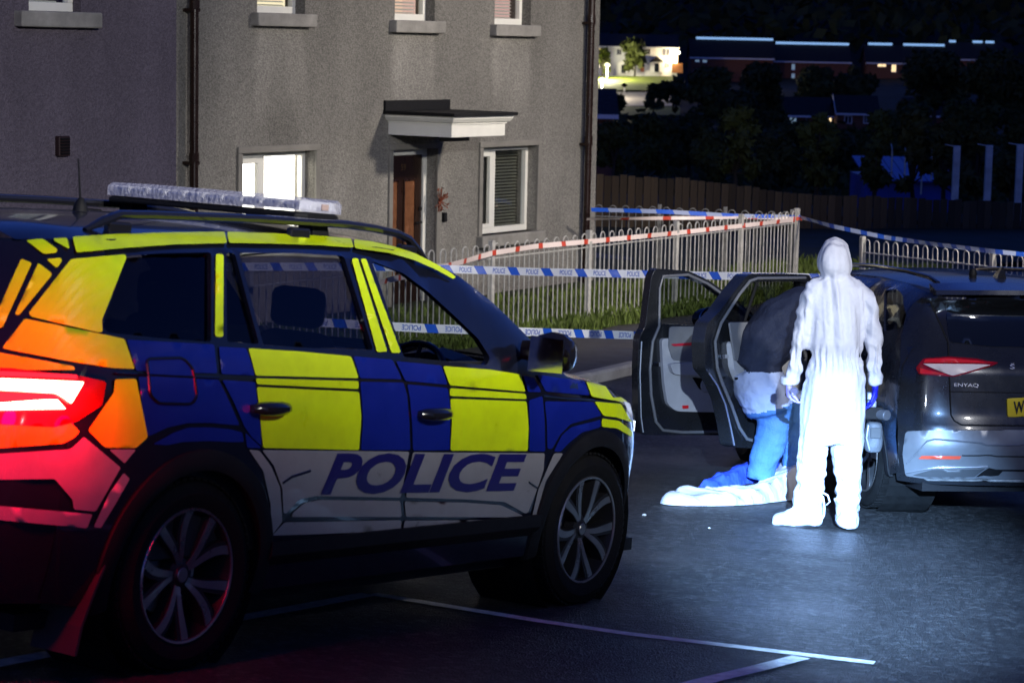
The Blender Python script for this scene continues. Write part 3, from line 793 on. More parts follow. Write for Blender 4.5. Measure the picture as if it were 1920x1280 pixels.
# ------------------------------------------------------------------ car bodies
class Body:
    """implicit car body |y| <= Y(x, z); x forward, y left, z up from the ground; fr = origin, forward, left, up"""
    def __init__(s, fr, zt, xr, xf, W, rear=(1.2, .035, .5, 3.0), front=(1.0, .09, .75, 2.6), hcap=.10, cappow=2.4):
        s.fr = fr; s.zt, s.xr, s.xf, s.Wz = zt, xr, xf, W; s.rear, s.front, s.hcap, s.cp = rear, front, hcap, cappow
        o, f, l, u = fr
        s.M = Matrix(((f.x, l.x, u.x, o.x), (f.y, l.y, u.y, o.y), (f.z, l.z, u.z, o.z), (0, 0, 0, 1))); s.Mi = s.M.inverted()
        c = s.Mi @ Vector((0, 0, CZ)); s.cam = np.array(c)
    def ip(s, t, v): return np.interp(v, [a for a, _ in t], [b for _, b in t])
    def ztop(s, x): return s.ip(s.zt, x)
    def Y(s, x, z):
        x = np.asarray(x, float); z = np.asarray(z, float)
        w = s.ip(s.Wz, z)
        x0, k, R, p = s.rear; xr = s.ip(s.xr, z)
        w = w * (1 - k * (np.clip((-x0 - x) / 1.2, 0, 2)) ** 2)
        u = np.clip((x - xr) / R, 0, 1); w = w * (1 - (1 - u) ** p) ** (1 / p)
        x1, k2, R2, p2 = s.front; xf = s.ip(s.xf, z)
        w = w * (1 - k2 * (np.clip((x - x1) / 1.2, 0, 2)) ** 2)
        u = np.clip((xf - x) / R2, 0, 1); w = w * (1 - (1 - u) ** p2) ** (1 / p2)
        u = np.clip((s.ztop(x) - z) / s.hcap, 0, 1); w = w * (1 - (1 - u) ** s.cp) ** (1 / s.cp)
        return np.where(z > s.ztop(x), -1.0, np.where((x < xr) | (x > xf), -1.0, w))
    def g(s, P): return np.abs(P[:, 1]) - s.Y(P[:, 0], P[:, 2])
    def dirs(s, pix):
        d = np.array([ray(a, b) for a, b in pix]); R = np.array(s.Mi.to_3x3()); return d @ R.T
    def cast(s, pix, tmin, tmax, n=700):
        """first hit of the camera rays through the pixels with the body; local coordinates (nan where missed)"""
        D = s.dirs(pix); N = len(D); lo = np.full(N, np.nan); hi = np.full(N, np.nan); done = np.zeros(N, bool); prev = tmin
        for k in range(1, n + 1):
            t = tmin + (tmax - tmin) * k / n; P = s.cam + D * t; hit = (s.g(P) < 0) & ~done
            lo[hit] = prev; hi[hit] = t; done |= hit; prev = t
        for _ in range(24):
            m = (lo + hi) / 2; P = s.cam + D * np.nan_to_num(m)[:, None]; i = s.g(P) < 0
            hi = np.where(i, m, hi); lo = np.where(i, lo, m)
        out = s.cam + D * lo[:, None]; out[~done] = np.nan; return out
    def normal(s, P):
        e = .012; G = np.stack([(s.g(P + np.eye(3)[k] * e) - s.g(P - np.eye(3)[k] * e)) for k in range(3)], 1)
        return G / np.maximum(np.linalg.norm(G, axis=1), 1e-9)[:, None]
    def patch(s, name, poly, m, parent, off=.004, step=13, rnd_=5, mirror=False, rng=None, th=0.0, smooth=True, loc=None, **tags):
        """a thin skin on the body whose outline is traced in pixels"""
        q = smooth_poly(poly, rnd_) if rnd_ else list(poly)
        vs, fs = tri2d(densify(q, step), (), step)
        P = s.cast(vs, *(rng or s.rng)); ok = ~np.isnan(P[:, 0])
        N = s.normal(np.nan_to_num(P)); Q = P + N * off
        fs = [f for f in fs if all(ok[i] for i in f)]
        if not fs: return None
        ok_ = []
        for f in fs:
            a, b, c = (Q[i] for i in f)
            if max(np.linalg.norm(a - b), np.linalg.norm(b - c), np.linalg.norm(a - c)) < .35: ok_.append(f)
        fs = ok_
        par = list(range(len(Q)))                       # keep the largest connected piece only
        def root(i):
            while par[i] != i: par[i] = par[par[i]]; i = par[i]
            return i
        par = list(range(len(fs))); own = {}
        for i, f in enumerate(fs):
            for k in range(3):
                e = tuple(sorted((f[k], f[(k + 1) % 3])))
                if e in own: par[root(i)] = root(own[e])
                else: own[e] = i
        cnt = {}
        for i in range(len(fs)): cnt[root(i)] = cnt.get(root(i), 0) + 1
        if cnt: big = max(cnt, key=cnt.get); fs = [f for i, f in enumerate(fs) if root(i) == big]
        Q = np.nan_to_num(Q); vl = [tuple(v) for v in Q]; nv = len(vl)
        if th:
            inn = [tuple(v) for v in (Q - np.nan_to_num(N) * th)]; ed = {}
            for f in fs:
                for k in range(3): ed[(f[k], f[(k + 1) % 3])] = 1
            rim = [(a, b) for a, b in ed if (b, a) not in ed]
            o = MB(); o.add(vl + inn, fs + [tuple(i + nv for i in f[::-1]) for f in fs] + [(b, a, a + nv, b + nv) for a, b in rim])
        else:
            o = MB(); o.add(vl, fs)
        used = sorted({i for f in o.f for i in f}); mp_ = {a: b for b, a in enumerate(used)}; o.v = [o.v[i] for i in used]; o.f = [tuple(mp_[i] for i in f) for f in o.f]
        if loc is not None: o.v = [tuple(Vector(v) - Vector(loc)) for v in o.v]
        ob = o.build(name, m, parent, smooth='all' if smooth and not th else (30 if smooth else False), **tags)
        if loc is not None: ob.location = loc
        if mirror:
            o2 = MB(); o2.v = [(v[0], -v[1], v[2]) for v in o.v]; o2.f = [f[::-1] for f in o.f]; o2.m = o.m
            o2.build(name, m, parent, smooth='all' if smooth and not th else (30 if smooth else False), **tags)
        return ob
    def xz(s, poly, rnd_=6, step=25):
        q = smooth_poly(poly, rnd_) if rnd_ else poly
        P = s.cast(densify(q, step), *s.rng); return [(p[0], p[2]) for p in P if not np.isnan(p[0])]
    def shell(s, name, outline, holes, m, parent, step=.09, inner=.03, sides=(-1, 1), inset=0.0):
        """side skin over an (x, z) outline with holes, both sides, with inward returns round the holes"""
        ol = densify(outline, step); hs = [densify(h, step * .7) for h in holes]
        vs, fs = tri2d(ol, hs, step); x = np.array([v[0] for v in vs]); z = np.array([v[1] for v in vs])
        y = np.maximum(s.Y(x, z), .02) - inset
        res = []
        for sg in sides:
            o = MB(); o.add([(x[i], sg * y[i], z[i]) for i in range(len(x))], fs)
            for lp in hs:
                lx = np.array([p[0] for p in lp]); lz = np.array([p[1] for p in lp]); ly = np.maximum(s.Y(lx, lz), .02) - inset; n = len(lp)
                o.add([(lx[i], sg * ly[i], lz[i]) for i in range(n)] + [(lx[i], sg * (ly[i] - inner), lz[i]) for i in range(n)], [(k, (k + 1) % n, n + (k + 1) % n, n + k) for k in range(n)])
            res.append(o.build(name, m, parent, smooth='all'))
        return res
    def top(s, name, x0, x1, m, parent, nx=14, ny=14, dz=.0, inset=.0, th=0):
        """crown panel between the two side skins from x0 to x1"""
        rows = []
        for i in range(nx + 1):
            x = x0 + (x1 - x0) * i / nx; zt = float(s.ztop(x)); row = []
            for j in range(ny + 1):
                v = -1 + 2 * j / ny; 
                ze = zt - s.hcap * .62; ye = float(s.Y(x, ze)) * (1 - inset)
                # height of the rounded top at this width
                y = v * ye; lo, hi = ze, zt
                for _ in range(18):
                    mdl = (lo + hi) / 2
                    if float(s.Y(x, mdl)) > abs(y): lo = mdl
                    else: hi = mdl
                row.append((x, y, lo + dz))
            rows.append(row)
        o = MB(); o.rings(rows, cap=False, closed=False); return o.build(name, m, parent, smooth='all')
    def end(s, name, z0, z1, m, parent, rear=True, nz=14, ny=22, off=0.0, vmax=.985):
        """end face (tail or nose) between heights z0 and z1"""
        rows = []
        for i in range(nz + 1):
            z = z0 + (z1 - z0) * i / nz; row = []
            x0, k, R, p = s.rear if rear else s.front
            xe = float(s.ip(s.xr if rear else s.xf, z))
            for j in range(ny + 1):
                v = -vmax + 2 * vmax * j / ny
                lo, hi = 0.0, R * .98                      # find depth where Y reaches |v| * W
                xx = xe + (R * .98 if rear else -R * .98); Wm = float(s.Y(xx, z)); tgt = abs(v) * Wm
                for _ in range(22):
                    mdl = (lo + hi) / 2; x = xe + mdl * (1 if rear else -1)
                    if float(s.Y(x, z)) >= tgt: hi = mdl
                    else: lo = mdl
                x = xe + hi * (1 if rear else -1); row.append((x - off if rear else x + off, v * Wm, z))
            rows.append(row)
        o = MB(); o.rings(rows, cap=False, closed=False); return o.build(name, m, parent, smooth='all')

def wheel(parent, hub, out, R, rim, width, spoke_m, dark_m, n_spokes=5, style='twin', phase=0.0, name='wheel', cap_txt=None):
    """wheel with tyre, rim barrel, spokes and brake disc; out = outward unit vector (local)"""
    hub = Vector(hub); out = Vector(out); ref = Vector((0, 0, 1)); W2 = width / 2
    t = MB()
    prof = [(rim - .015, -W2 * .9), (rim + .02, -W2), (R - .05, -W2 * 1.04), (R - .012, -W2 * .86), (R, -W2 * .6), (R, W2 * .6), (R - .012, W2 * .86), (R - .05, W2 * 1.04), (rim + .02, W2), (rim - .004, W2 * .9)]
    t.lathe(prof, hub, out, ref, 48); ty = t.build('wheel', rubber, parent, smooth=35)
    # tread blocks
    tb = MB(); N = 60
    for k in range(N):
        a = 2 * math.pi * k / N; d = ref * math.cos(a) + out.cross(ref) * math.sin(a); tg = out.cross(d)
        for c, w in ((-.5, .34), (0.02, .3), (.52, .34)):
            Rm = Matrix((out, tg, d)).transposed(); tb.box(hub + d * (R + .0015) + out * (c * W2 * 1.05) + tg * .01 * c, (w * W2 * 1.6, .026, .009), Rm)
    tb.build('tread', rubber, ty)
    b = MB(); b.lathe([(rim, W2 * .88), (rim - .006, W2 * .93), (rim - .016, W2 * .9), (rim - .03, W2 * .5), (rim - .05, -W2 * .8), (.0, -W2 * .8)], hub, out, ref, 48); b.build('rim', dark_m, ty, smooth=35)
    lip = MB(); lip.lathe([(rim - .002, W2 * .9), (rim - .006, W2 * .955), (rim - .014, W2 * .94), (rim - .016, W2 * .86)], hub, out, ref, 48); lip.build('rim_lip', spoke_m, ty, smooth=35)
    d = MB(); d.lathe([(.0, -.02), (rim * .62, -.02), (rim * .62, .0), (rim * .2, .0), (.0, .0)], hub, out, ref, 32); d.build('brake_disc', galv, ty)
    def P(r, a, h): return hub + (ref * math.cos(a) + out.cross(ref) * math.sin(a)) * r + out * h
    for k in range(n_spokes):
        a0 = phase + 2 * math.pi * k / n_spokes
        for sg in ((-1, 1) if style == 'twin' else (0,)):
            sp = MB(); rows = []; fr = MB(); rows2 = []
            for i in range(7):
                u = i / 6; r = .045 + (rim - .058) * u
                a = a0 + sg * (.07 + .24 * u ** 1.1) + .10 * math.sin(u * 2.4); w = (.016 + .014 * u) / max(r, .05)
                h = W2 * (.62 + .24 * u ** .7)
                rows.append([P(r, a - w, h), P(r, a + w, h), P(r, a + w * 1.25, h - .05), P(r, a - w * 1.25, h - .05)])
                w2 = w * (.9 if sg == 0 else .62); sft = sg * w * .25
                rows2.append([P(r, a - w2 + sft, h + .003), P(r, a + w2 + sft, h + .003), P(r, a + w2 + sft, h), P(r, a - w2 + sft, h)])
            sp.rings(rows); so = sp.build('spoke', dark_m, ty, smooth=30)
            fr.rings(rows2); fr.build('spoke_face', spoke_m, so)
    c = MB(); c.lathe([(.0, W2 * .72), (.032, W2 * .72), (.036, W2 * .66), (.062, W2 * .6), (.07, W2 * .2)], hub, out, ref, 24); co = c.build('hub_cap', dark_m, ty, smooth=30)
    e = MB(); e.lathe([(.0, W2 * .735), (.026, W2 * .735), (.03, W2 * .70)], hub, out, ref, 20); e.build('emblem', spoke_m, co)
    for k in range(5):
        a = 2 * math.pi * (k + .5) / 5; lm = MB(); lm.lathe([(.0, W2 * .5), (.009, W2 * .5), (.009, W2 * .2)], P(.056, a, 0), out, ref, 6); lm.build('wheel_nut', chrome, co)
    return ty

# ------------------------------------------------------------------ police car
def plane_frame(x, y, yaw, roll):
    n = Vector((-A_, -B_, 1)).normalized(); f = Vector((math.sin(yaw), math.cos(yaw), 0)); f.z = A_ * f.x + B_ * f.y; f.normalize(); l = n.cross(f)
    o = Vector((x, y, Z0_ + A_ * x + B_ * y + CZ)); l2 = l * math.cos(roll) + n * math.sin(roll); n2 = n * math.cos(roll) - l * math.sin(roll)
    return o - l * .9 + l2 * .9, f, l2, n2
KB = Body(plane_frame(-1.182, 9.9525, .5875, .0161),
          zt=[(-2.45, 1.55), (-2.15, 1.585), (-1.9, 1.612), (-1.4, 1.638), (-.8, 1.655), (-.2, 1.662), (.0, 1.655), (.2, 1.638), (.43, 1.562), (.65, 1.448), (.81, 1.345), (.95, 1.25), (1.13, 1.135), (1.3, 1.105), (1.6, 1.075), (1.9, 1.01), (2.05, .965), (2.2, .89), (2.3, .76)],
          xr=[(.2, -2.30), (.35, -2.37), (.6, -2.42), (.9, -2.41), (1.05, -2.37), (1.2, -2.29), (1.4, -2.18), (1.52, -2.12), (1.62, -2.08)],
          xf=[(.2, 2.16), (.5, 2.27), (.75, 2.27), (.9, 2.22), (1.0, 2.05), (1.7, 2.05)],
          W=[(.15, .84), (.30, .885), (.45, .915), (.7, .938), (.95, .938), (1.08, .925), (1.16, .905), (1.3, .855), (1.42, .805), (1.52, .75), (1.58, .705), (1.66, .60)])
KB.rng = (5.5, 16)
pc = thing('police_car', 'police SUV in blue and yellow squares with lit red tail lamp and roof light bar', 'police car', M=KB.M)
paint_k = mat('dark_blue_paint', (.006, .007, .014), .22, coat=.8, var=.15)
def vinyl(name, c, rough=.33):
    """retroreflective sheeting with its fine honeycomb"""
    m = mat(name, c, rough, var=.10, vscale=7, spec=.5)
    nt = m.node_tree; p = nt.nodes['Principled BSDF']; tc = nt.nodes.new('ShaderNodeTexCoord')
    mp = nt.nodes.new('ShaderNodeMapping'); mp.inputs['Scale'].default_value = (1, .3, 1.0); nt.links.new(tc.outputs['Object'], mp.inputs[0])
    v = nt.nodes.new('ShaderNodeTexVoronoi'); v.inputs['Scale'].default_value = 160; v.feature = 'DISTANCE_TO_EDGE'; v.inputs['Randomness'].default_value = .25
    nt.links.new(mp.outputs[0], v.inputs['Vector'])
    n = nt.nodes.new('ShaderNodeTexNoise'); n.inputs['Scale'].default_value = 9; nt.links.new(tc.outputs['Object'], n.inputs['Vector'])
    a = nt.nodes.new('ShaderNodeMath'); a.operation = 'MULTIPLY_ADD'; a.inputs[1].default_value = 1.6; nt.links.new(v.outputs[0], a.inputs[0]); nt.links.new(n.outputs[0], a.inputs[2])
    b = nt.nodes.new('ShaderNodeBump'); b.inputs['Strength'].default_value = .35; b.inputs['Distance'].default_value = .004
    nt.links.new(a.outputs[0], b.inputs['Height']); nt.links.new(b.outputs[0], p.inputs['Normal'])
    p.inputs['Coat Weight'].default_value = .25; p.inputs['Coat Roughness'].default_value = .08
    return m
v_y = vinyl('yellow_vinyl', (.66, .82, .0)); v_b = vinyl('blue_vinyl', (.004, .013, .22)); v_w = vinyl('grey_white_vinyl', (.27, .265, .265))
KG = glassy('car_glass', (.62, .66, .68), .05); KGD = glassy('privacy_glass', (.05, .05, .06), .05)
trim = mat('satin_trim', (.02, .02, .022), .4)
# window openings traced in pixels
w_q = [(236, 480), (300, 475), (396, 473), (396, 641), (300, 634), (202, 623), (193, 612), (206, 570), (221, 525)]
w_r1 = [(424, 474), (440, 474), (486, 645), (426, 641)]
w_r2 = [(448, 474), (560, 475), (645, 480), (700, 656), (600, 653), (494, 647)]
w_f = [(697, 489), (756, 512), (803, 547), (850, 590), (897, 635), (919, 670), (914, 685), (757, 669)]
hw = [KB.xz(w) for w in (w_q, w_r1, w_r2, w_f)]
def circ(x, z, r, a0=0, a1=360, n=28): return [(x + r * math.cos(math.radians(a0 + (a1 - a0) * k / n)), z + r * math.sin(math.radians(a0 + (a1 - a0) * k / n))) for k in range(n + 1)]
WB_ = 1.3955; RA_ = .425
def side_outline(B, wb, ra, zb, x0, x1, hz=.355, ztop_d=.06, n=40):
    """closed (x, z) outline of the body side with wheel arches cut out"""
    top_ = [(x, float(B.ztop(x)) - ztop_d) for x in np.linspace(x0, x1, n)]
    a = math.degrees(math.asin(max(-1, min(1, (zb - hz) / ra))))
    bot = [(x1, zb + .05)]
    for c in (wb, -wb): bot += [(c + ra * math.cos(math.radians(t)), hz + ra * math.sin(math.radians(t))) for t in np.linspace(a, 180 - a, 22)]
    bot.append((x0, zb + .05))
    return top_ + bot
# side skins stop short of the ends, where nose and tail take over
ol = side_outline(KB, WB_, RA_, .26, -2.08, 1.85)
for o in KB.shell('body_side', ol, hw, paint_k, pc, step=.10): pass
def xz_clip(o): return o
KB.top('roof', -2.02, .34, paint_k, pc, nx=18)
KB.top('bonnet', 1.14, 2.03, paint_k, pc, nx=12)
ws = KB.top('windscreen', .34, 1.14, KG, pc, nx=8, inset=.05)
KB.end('tailgate', .30, 1.53, paint_k, pc, True, nz=20)
KB.end('nose', .24, .93, paint_k, pc, False, nz=14)
MB().box((0, 0, .22), (4.2, 1.5, .06)).build('underbody', black_plastic, pc)
# side ledges between window line and floor, so that nothing shows through
for sg in (-1, 1): MB().box((-.35, sg * .86, .78), (2.9, .02, .72)).build('door_lining', trim, pc)
MB().box((-2.05, 0, .8), (.04, 1.5, .7)).build('boot_lining', trim, pc); MB().box((1.25, 0, .7), (.04, 1.5, .8)).build('bulkhead', trim, pc)
MB().box((-.3, 0, .42), (3.2, 1.6, .04)).build('cabin_floor', trim, pc)
for w, g, nm in ((w_q, KGD, 'quarter_glass'), (w_r1, KGD, 'quarter_glass'), (w_r2, glassy('rear_glass', (.24, .22, .30), .06), 'door_glass')): KB.patch(nm, w, g, pc, off=-.018, mirror=True, rnd_=6)
# the far driver-side glass is up, the near one is wound down
o = KB.patch('door_glass', w_f, KG, pc, off=-.018, rnd_=6); 
for v in o.data.vertices: v.co.y *= -1
# vinyl squares, traced in pixels
Yl = [
 [(135.6, 445.4), (215, 440.7), (312.6, 437.6), (421, 436), (425, 457.5), (332, 459.4), (234, 466), (142.6, 474.3)],
 [(425, 436), (500, 438.5), (600, 443.7), (658, 449), (663, 466), (600, 461.5), (500, 458), (429, 457)],
 [(663, 450), (698, 454.5), (737, 463), (776, 475.7), (811, 493), (842, 511), (854, 520), (849, 524), (819, 507.5), (776, 488.6), (729, 475.7), (664.5, 466.8)],
 [(403.7, 476.6), (418, 477.8), (417, 632), (401.7, 631)],
 [(657.8, 485.5), (669.6, 484.7), (725, 659.4), (705.5, 660.6)], [(675, 486), (685, 485.5), (750.4, 661.4), (732.9, 662)],
 [(132.4, 486.8), (233.2, 477.4), (236, 483), (190, 600), (191, 622.7), (182.8, 623.4), (58.6, 594.6), (53.9, 587.6)],
 [(46.9, 598), (199, 628.6), (232, 635.6), (251.5, 691.8), (206, 689.5), (117, 675.5), (7, 654.4), (5.9, 650.8)],
 [(214, 711), (254, 710), (270, 790), (276, 819), (254, 839), (195, 838.5), (164, 806), (212, 735)],
 [(-30, 770), (121, 780), (148.5, 809), (137, 821), (117, 831), (-30, 842)], [(-30, 656), (138, 687), (140, 694), (-30, 694)],
 [(49, 452), (80, 449), (108, 469), (105, 475), (82, 477)], [(99, 449), (125, 447), (130, 466), (127, 467), (103, 454)],
 [(87, 487), (113, 484), (116, 490), (108, 502), (104, 502)], [(40, 486), (60, 494), (5, 615), (-20, 620)], [(72, 494), (97, 513), (96, 518), (36, 592), (28, 590)],
 [(464, 653), (560, 659), (657, 668), (665, 690), (671, 709), (560, 706), (478, 704), (472, 680)], [(478, 709), (671, 714), (671, 729), (480, 720)],
 [(480, 725), (560, 729), (672, 734), (676, 780), (675, 800), (672, 843), (492, 839), (488, 800), (484, 760)],
 [(829, 686), (920, 693), (975, 702), (984, 734), (842, 722)], [(842, 727), (985, 738), (986, 748), (842, 742)],
 [(843, 747), (986, 752), (990, 800), (988, 845), (843, 844), (846, 790)],
 [(1098, 716), (1155, 730), (1176, 755), (1163, 753), (1108, 743)], [(1113, 752), (1163, 757), (1178, 783), (1186, 792), (1155, 782), (1130, 779)],
 [(1127, 784), (1159, 788), (1182, 806), (1195, 829), (1198, 849), (1190, 841), (1182, 818), (1155, 802), (1127, 800)]]
Bl = [
 [(236, 637), (400, 646), (406, 700), (254, 695)], [(258, 706), (408, 711), (424, 742), (448, 797), (391, 792), (350, 792.5), (312, 801), (276, 818), (268, 780)],
 [(285, 832), (325, 810), (352, 801), (391, 800.5), (430, 804), (453, 810), (456, 828), (430, 828), (390, 826), (340, 828), (312, 834)], [(458, 810), (475, 826), (489, 839), (462, 839)],
 [(409, 650), (460, 653), (470, 680), (476, 704), (414, 701)], [(415, 712), (477, 716), (482, 760), (487, 800), (489, 836), (470, 818), (457, 800), (440, 760), (424, 728)],
 [(661, 668), (734, 674), (745, 695), (752, 711), (674, 709), (668, 690)], [(674, 715), (755, 717), (762, 740), (766, 790), (768, 843), (675, 843), (679, 790), (677, 750)],
 [(741, 677), (826, 685), (838, 721), (759, 714)], [(762, 720), (838, 727), (843, 760), (842, 843), (773, 844), (771, 790), (767, 745)],
 [(980, 704), (1000, 708), (1014, 735), (988, 734)], [(990, 750), (1016, 742), (1020, 790), (1021, 846), (991, 845), (992, 800)],
 [(1006, 702), (1095, 715), (1105, 741), (1022, 733.6)], [(1020, 752), (1111, 753), (1127, 778.6), (1069, 794), (1049, 814), (1034, 841), (1025, 841), (1024, 790)],
 [(1070, 800), (1125, 786), (1125, 800), (1090, 810), (1065, 830), (1050, 846), (1037, 846), (1052, 815)]]
Wh = [
 [(-30, 852), (129, 841.6), (137, 836), (156, 818), (225, 876), (178, 958), (137, 954), (135, 936), (101.6, 897), (-30, 899)], [(-30, 945), (172, 963), (162, 989), (-30, 971)],
 [(203, 842), (254, 842), (232, 868)], [(230.5, 885.5), (242, 897), (215, 944), (187.6, 989), (174, 987), (203, 924.6)],
 [(490, 843), (766, 846), (758, 890), (750, 932), (600, 929), (590, 929), (560, 935), (535, 962), (530, 960), (528, 915), (512, 872)],
 [(598, 936), (749, 938), (752, 968), (545, 968), (548, 960), (570, 942)], [(509, 1003), (532, 978), (600, 977), (751, 974), (750, 994), (600, 1000)],
 [(465, 842), (485, 844), (507, 874), (524, 913), (528, 977), (508, 1003), (506, 944), (492, 882)],
 [(773, 847), (1020, 849), (1018, 880), (1010, 905), (990, 958), (984, 962), (945, 940), (870, 935), (760, 932), (764, 895)],
 [(757, 939), (870, 941), (938, 946), (980, 966), (960, 969), (760, 968)], [(757, 975), (990, 973), (986, 984), (755, 991)],
 [(1037.7, 849), (1055, 849), (1022, 901), (998.6, 983), (992.7, 983), (1008, 917)], [(1191, 850), (1198, 850), (1199, 897), (1190, 960), (1186, 960), (1190, 897)]]
for lst, m, nm in ((Yl, v_y, 'yellow_panel'), (Bl, v_b, 'blue_panel'), (Wh, v_w, 'white_panel')):
    for p in lst: KB.patch(nm, p, m, pc, off=.004, mirror=True, rnd_=4)
# POLICE lettering on the doors
quad = [(598, 927), (978, 919), (985, 850), (612, 848)]
def police(x, y):
    a = Vector(quad[0]).lerp(Vector(quad[1]), x); b = Vector(quad[3]).lerp(Vector(quad[2]), x); p = a.lerp(b, y)
    P = KB.cast([tuple(p)], *KB.rng); N = KB.normal(P); return Vector((P + N * .008)[0])
def police_fast(name, s, m, parent, bold, shear):
    vs, fs = text2d(s, bold, shear); me = bpy.data.meshes.new(name); me.from_pydata([(x, y, 0) for x, y in vs], [], fs)
    pix = []
    for v in me.vertices:
        a = Vector(quad[0]).lerp(Vector(quad[1]), v.co.x); b = Vector(quad[3]).lerp(Vector(quad[2]), v.co.x); pix.append(tuple(a.lerp(b, v.co.y)))
    P = KB.cast(pix, *KB.rng); N = KB.normal(P); Q = P + N * .008
    for v, q in zip(me.vertices, Q): v.co = q
    me.materials.append(m); me.update(); return link(name, me, parent)
police_fast('police_lettering', 'POLICE', mat('lettering_navy', (.015, .012, .11), .35), pc, .035, .22)
# handles
for c in ((500, 762), (808, 773)):
    P = KB.cast([c], *KB.rng)[0]; x, z = P[0], P[2]; y = P[1]
    for sg in (1, -1):
        h = MB(); h.lathe([(.0, .0), (.058, .002), (.062, -.02)], (x, y * sg, z), (0, -1 * sg, 0), (0, 0, 1), 20)
        o = MB(); ring = lambda t: (x - .105 + .21 * t, sg * (y - .018 - .022 * math.sin(math.pi * t)), z - .004)
        o.tube([ring(t / 8) for t in range(9)], [.016, .024, .027, .028, .028, .028, .027, .024, .014], 10, flat=1.25); ho = o.build('door_handle', black_gloss, pc, smooth=True)
# mirrors
for sg in (1, -1):
    P = KB.cast([(966, 672)], *KB.rng)[0]; bx, by, bz = P
    rows = []
    for u, w, h, dx in ((0, .03, .05, 0), (.05, .035, .055, .0), (.09, .07, .085, .0), (.15, .09, .105, .0), (.22, .085, .10, -.01), (.27, .06, .075, -.03), (.285, .03, .04, -.045)):
        rows.append([Vector((bx + .05 + dx + w * math.cos(a) * (1.0 if math.cos(a) > 0 else .55), sg * (by - u), bz + .035 + h * .95 * math.sin(a) * (1 if math.sin(a) > 0 else .8))) for a in [2 * math.pi * k / 14 for k in range(14)]])
    o = MB(); o.rings(rows); mo = o.build('wing_mirror', black_gloss, pc, smooth=True)
    g = MB(); yy = sg * (by - .165); g.prism([(bx - .008, yy - .09, bz - .04), (bx - .008, yy + .09, bz - .045), (bx - .008, yy + .085, bz + .11), (bx - .008, yy - .085, bz + .105)], (-.004, 0, 0)); g.build('mirror_glass', chrome, mo)
# wheel arches, wheels, mud flaps
alloy = mat('machined_alloy', (.38, .36, .34), .3, .9, var=.15); rim_dark = mat('dark_rim', (.02, .02, .021), .4, .3)
for sg in (-1, 1):
    for cx in (WB_, -WB_):
        o = MB(); rows = []
        for t in np.linspace(-14, 194, 40):
            ca, sa = math.cos(math.radians(t)), math.sin(math.radians(t)); row = []
            for r, off in ((RA_ - .005, -.05), (RA_ - .03, .012), (RA_ - .005, .020), (RA_ + .045, .010), (RA_ + .05, -.02)):
                x, z = cx + r * ca, .355 + r * sa; yb = float(KB.Y(min(max(x, -2.0), 1.85), max(.2, z))); row.append((x, sg * (max(yb, .80) + off), z))
            rows.append(row)
        o.rings(rows, cap=True); o.build('wheel_arch_trim', black_plastic, pc, smooth=40)
        o = MB(); o.lathe([(RA_, .0), (RA_, -.38)], (cx, sg * .88, .355), (0, sg, 0), (0, 0, 1), 30); o.lathe([(RA_, -.38), (.01, -.38)], (cx, sg * .88, .355), (0, sg, 0), (0, 0, 1), 30); o.build('wheel_well', rubber, pc)
        wheel(pc, (cx, sg * .80, .355), (0, sg, 0), .356, .255, .235, alloy, rim_dark, phase=.3 if cx < 0 else .55)
    o = MB(); rows = [[(x, sg * .70, z), (x, sg * .915, z), (x - .012, sg * .915, z), (x - .012, sg * .70, z)] for x, z in ((-1.80, .50), (-1.87, .36), (-1.93, .22), (-1.95, .12))]; o.rings(rows); o.build('mud_flap', mat('mud_flap_rubber', (.03, .026, .024), .8, var=.3), pc)
    o = MB(); rows = [[(x, sg * .90, .36), (x, sg * .935, .40), (x, sg * .935, .455), (x, sg * .89, .455), (x, sg * .84, .30)] for x in np.linspace(-.95, .95, 9)]; o.rings(rows); o.build('sill_cladding', black_plastic, pc, smooth=20)
# roof rails, light bar, aerial
for sg in (-1, 1):
    pts = []; 
    for x in np.linspace(-1.72, .42, 26):
        u = (x + 1.72) / 2.14; lift = .055 * min(1, math.sin(math.pi * u) * 4.5) ; zt2 = float(KB.ztop(x)); pts.append((x, sg * (.575 - .0 * u), zt2 - .035 + lift))
    o = MB(); o.tube(pts, [.010] + [.018] * 24 + [.010], 8, flat=1.2); o.build('roof_rail', black_gloss, pc, smooth=True)
    for x in (-1.55, -.5, .25): MB().box((x, sg * .575, float(KB.ztop(x)) - .04), (.12, .035, .07)).build('rail_foot', black_gloss, pc, bevel=.01)
lens = mat('clear_lens', (.72, .72, .84), .15, alpha=.45, coat=.5, bump=.6, bscale=50); 
bx, bz = -.314, 1.735
bar = MB(); 
def barsec(y, w, h, z0): return [(bx - w, y, z0), (bx + w, y, z0), (bx + w, y, z0 + h * .7), (bx + w * .8, y, z0 + h), (bx - w * .8, y, z0 + h), (bx - w, y, z0 + h * .7)]
base = MB(); base.rings([barsec(y, w, .028, bz - .045) for y, w in ((-.545, .10), (-.515, .145), (.515, .145), (.545, .10))]); lb = base.build('light_bar', black_plastic, pc, bevel=.006)
led_m = mat('led_reflector', (.80, .80, .84), .35, .1, bump=1, bscale=60, bdist=.02)
cov = MB(); cov.rings([barsec(y, w, h, bz - .016) for y, w, h in ((-.55, .09, .044), (-.53, .14, .056), (-.3, .15, .060), (.3, .15, .060), (.53, .14, .056), (.55, .09, .044))]); cov.build('lens_cover', lens, lb, smooth=30)
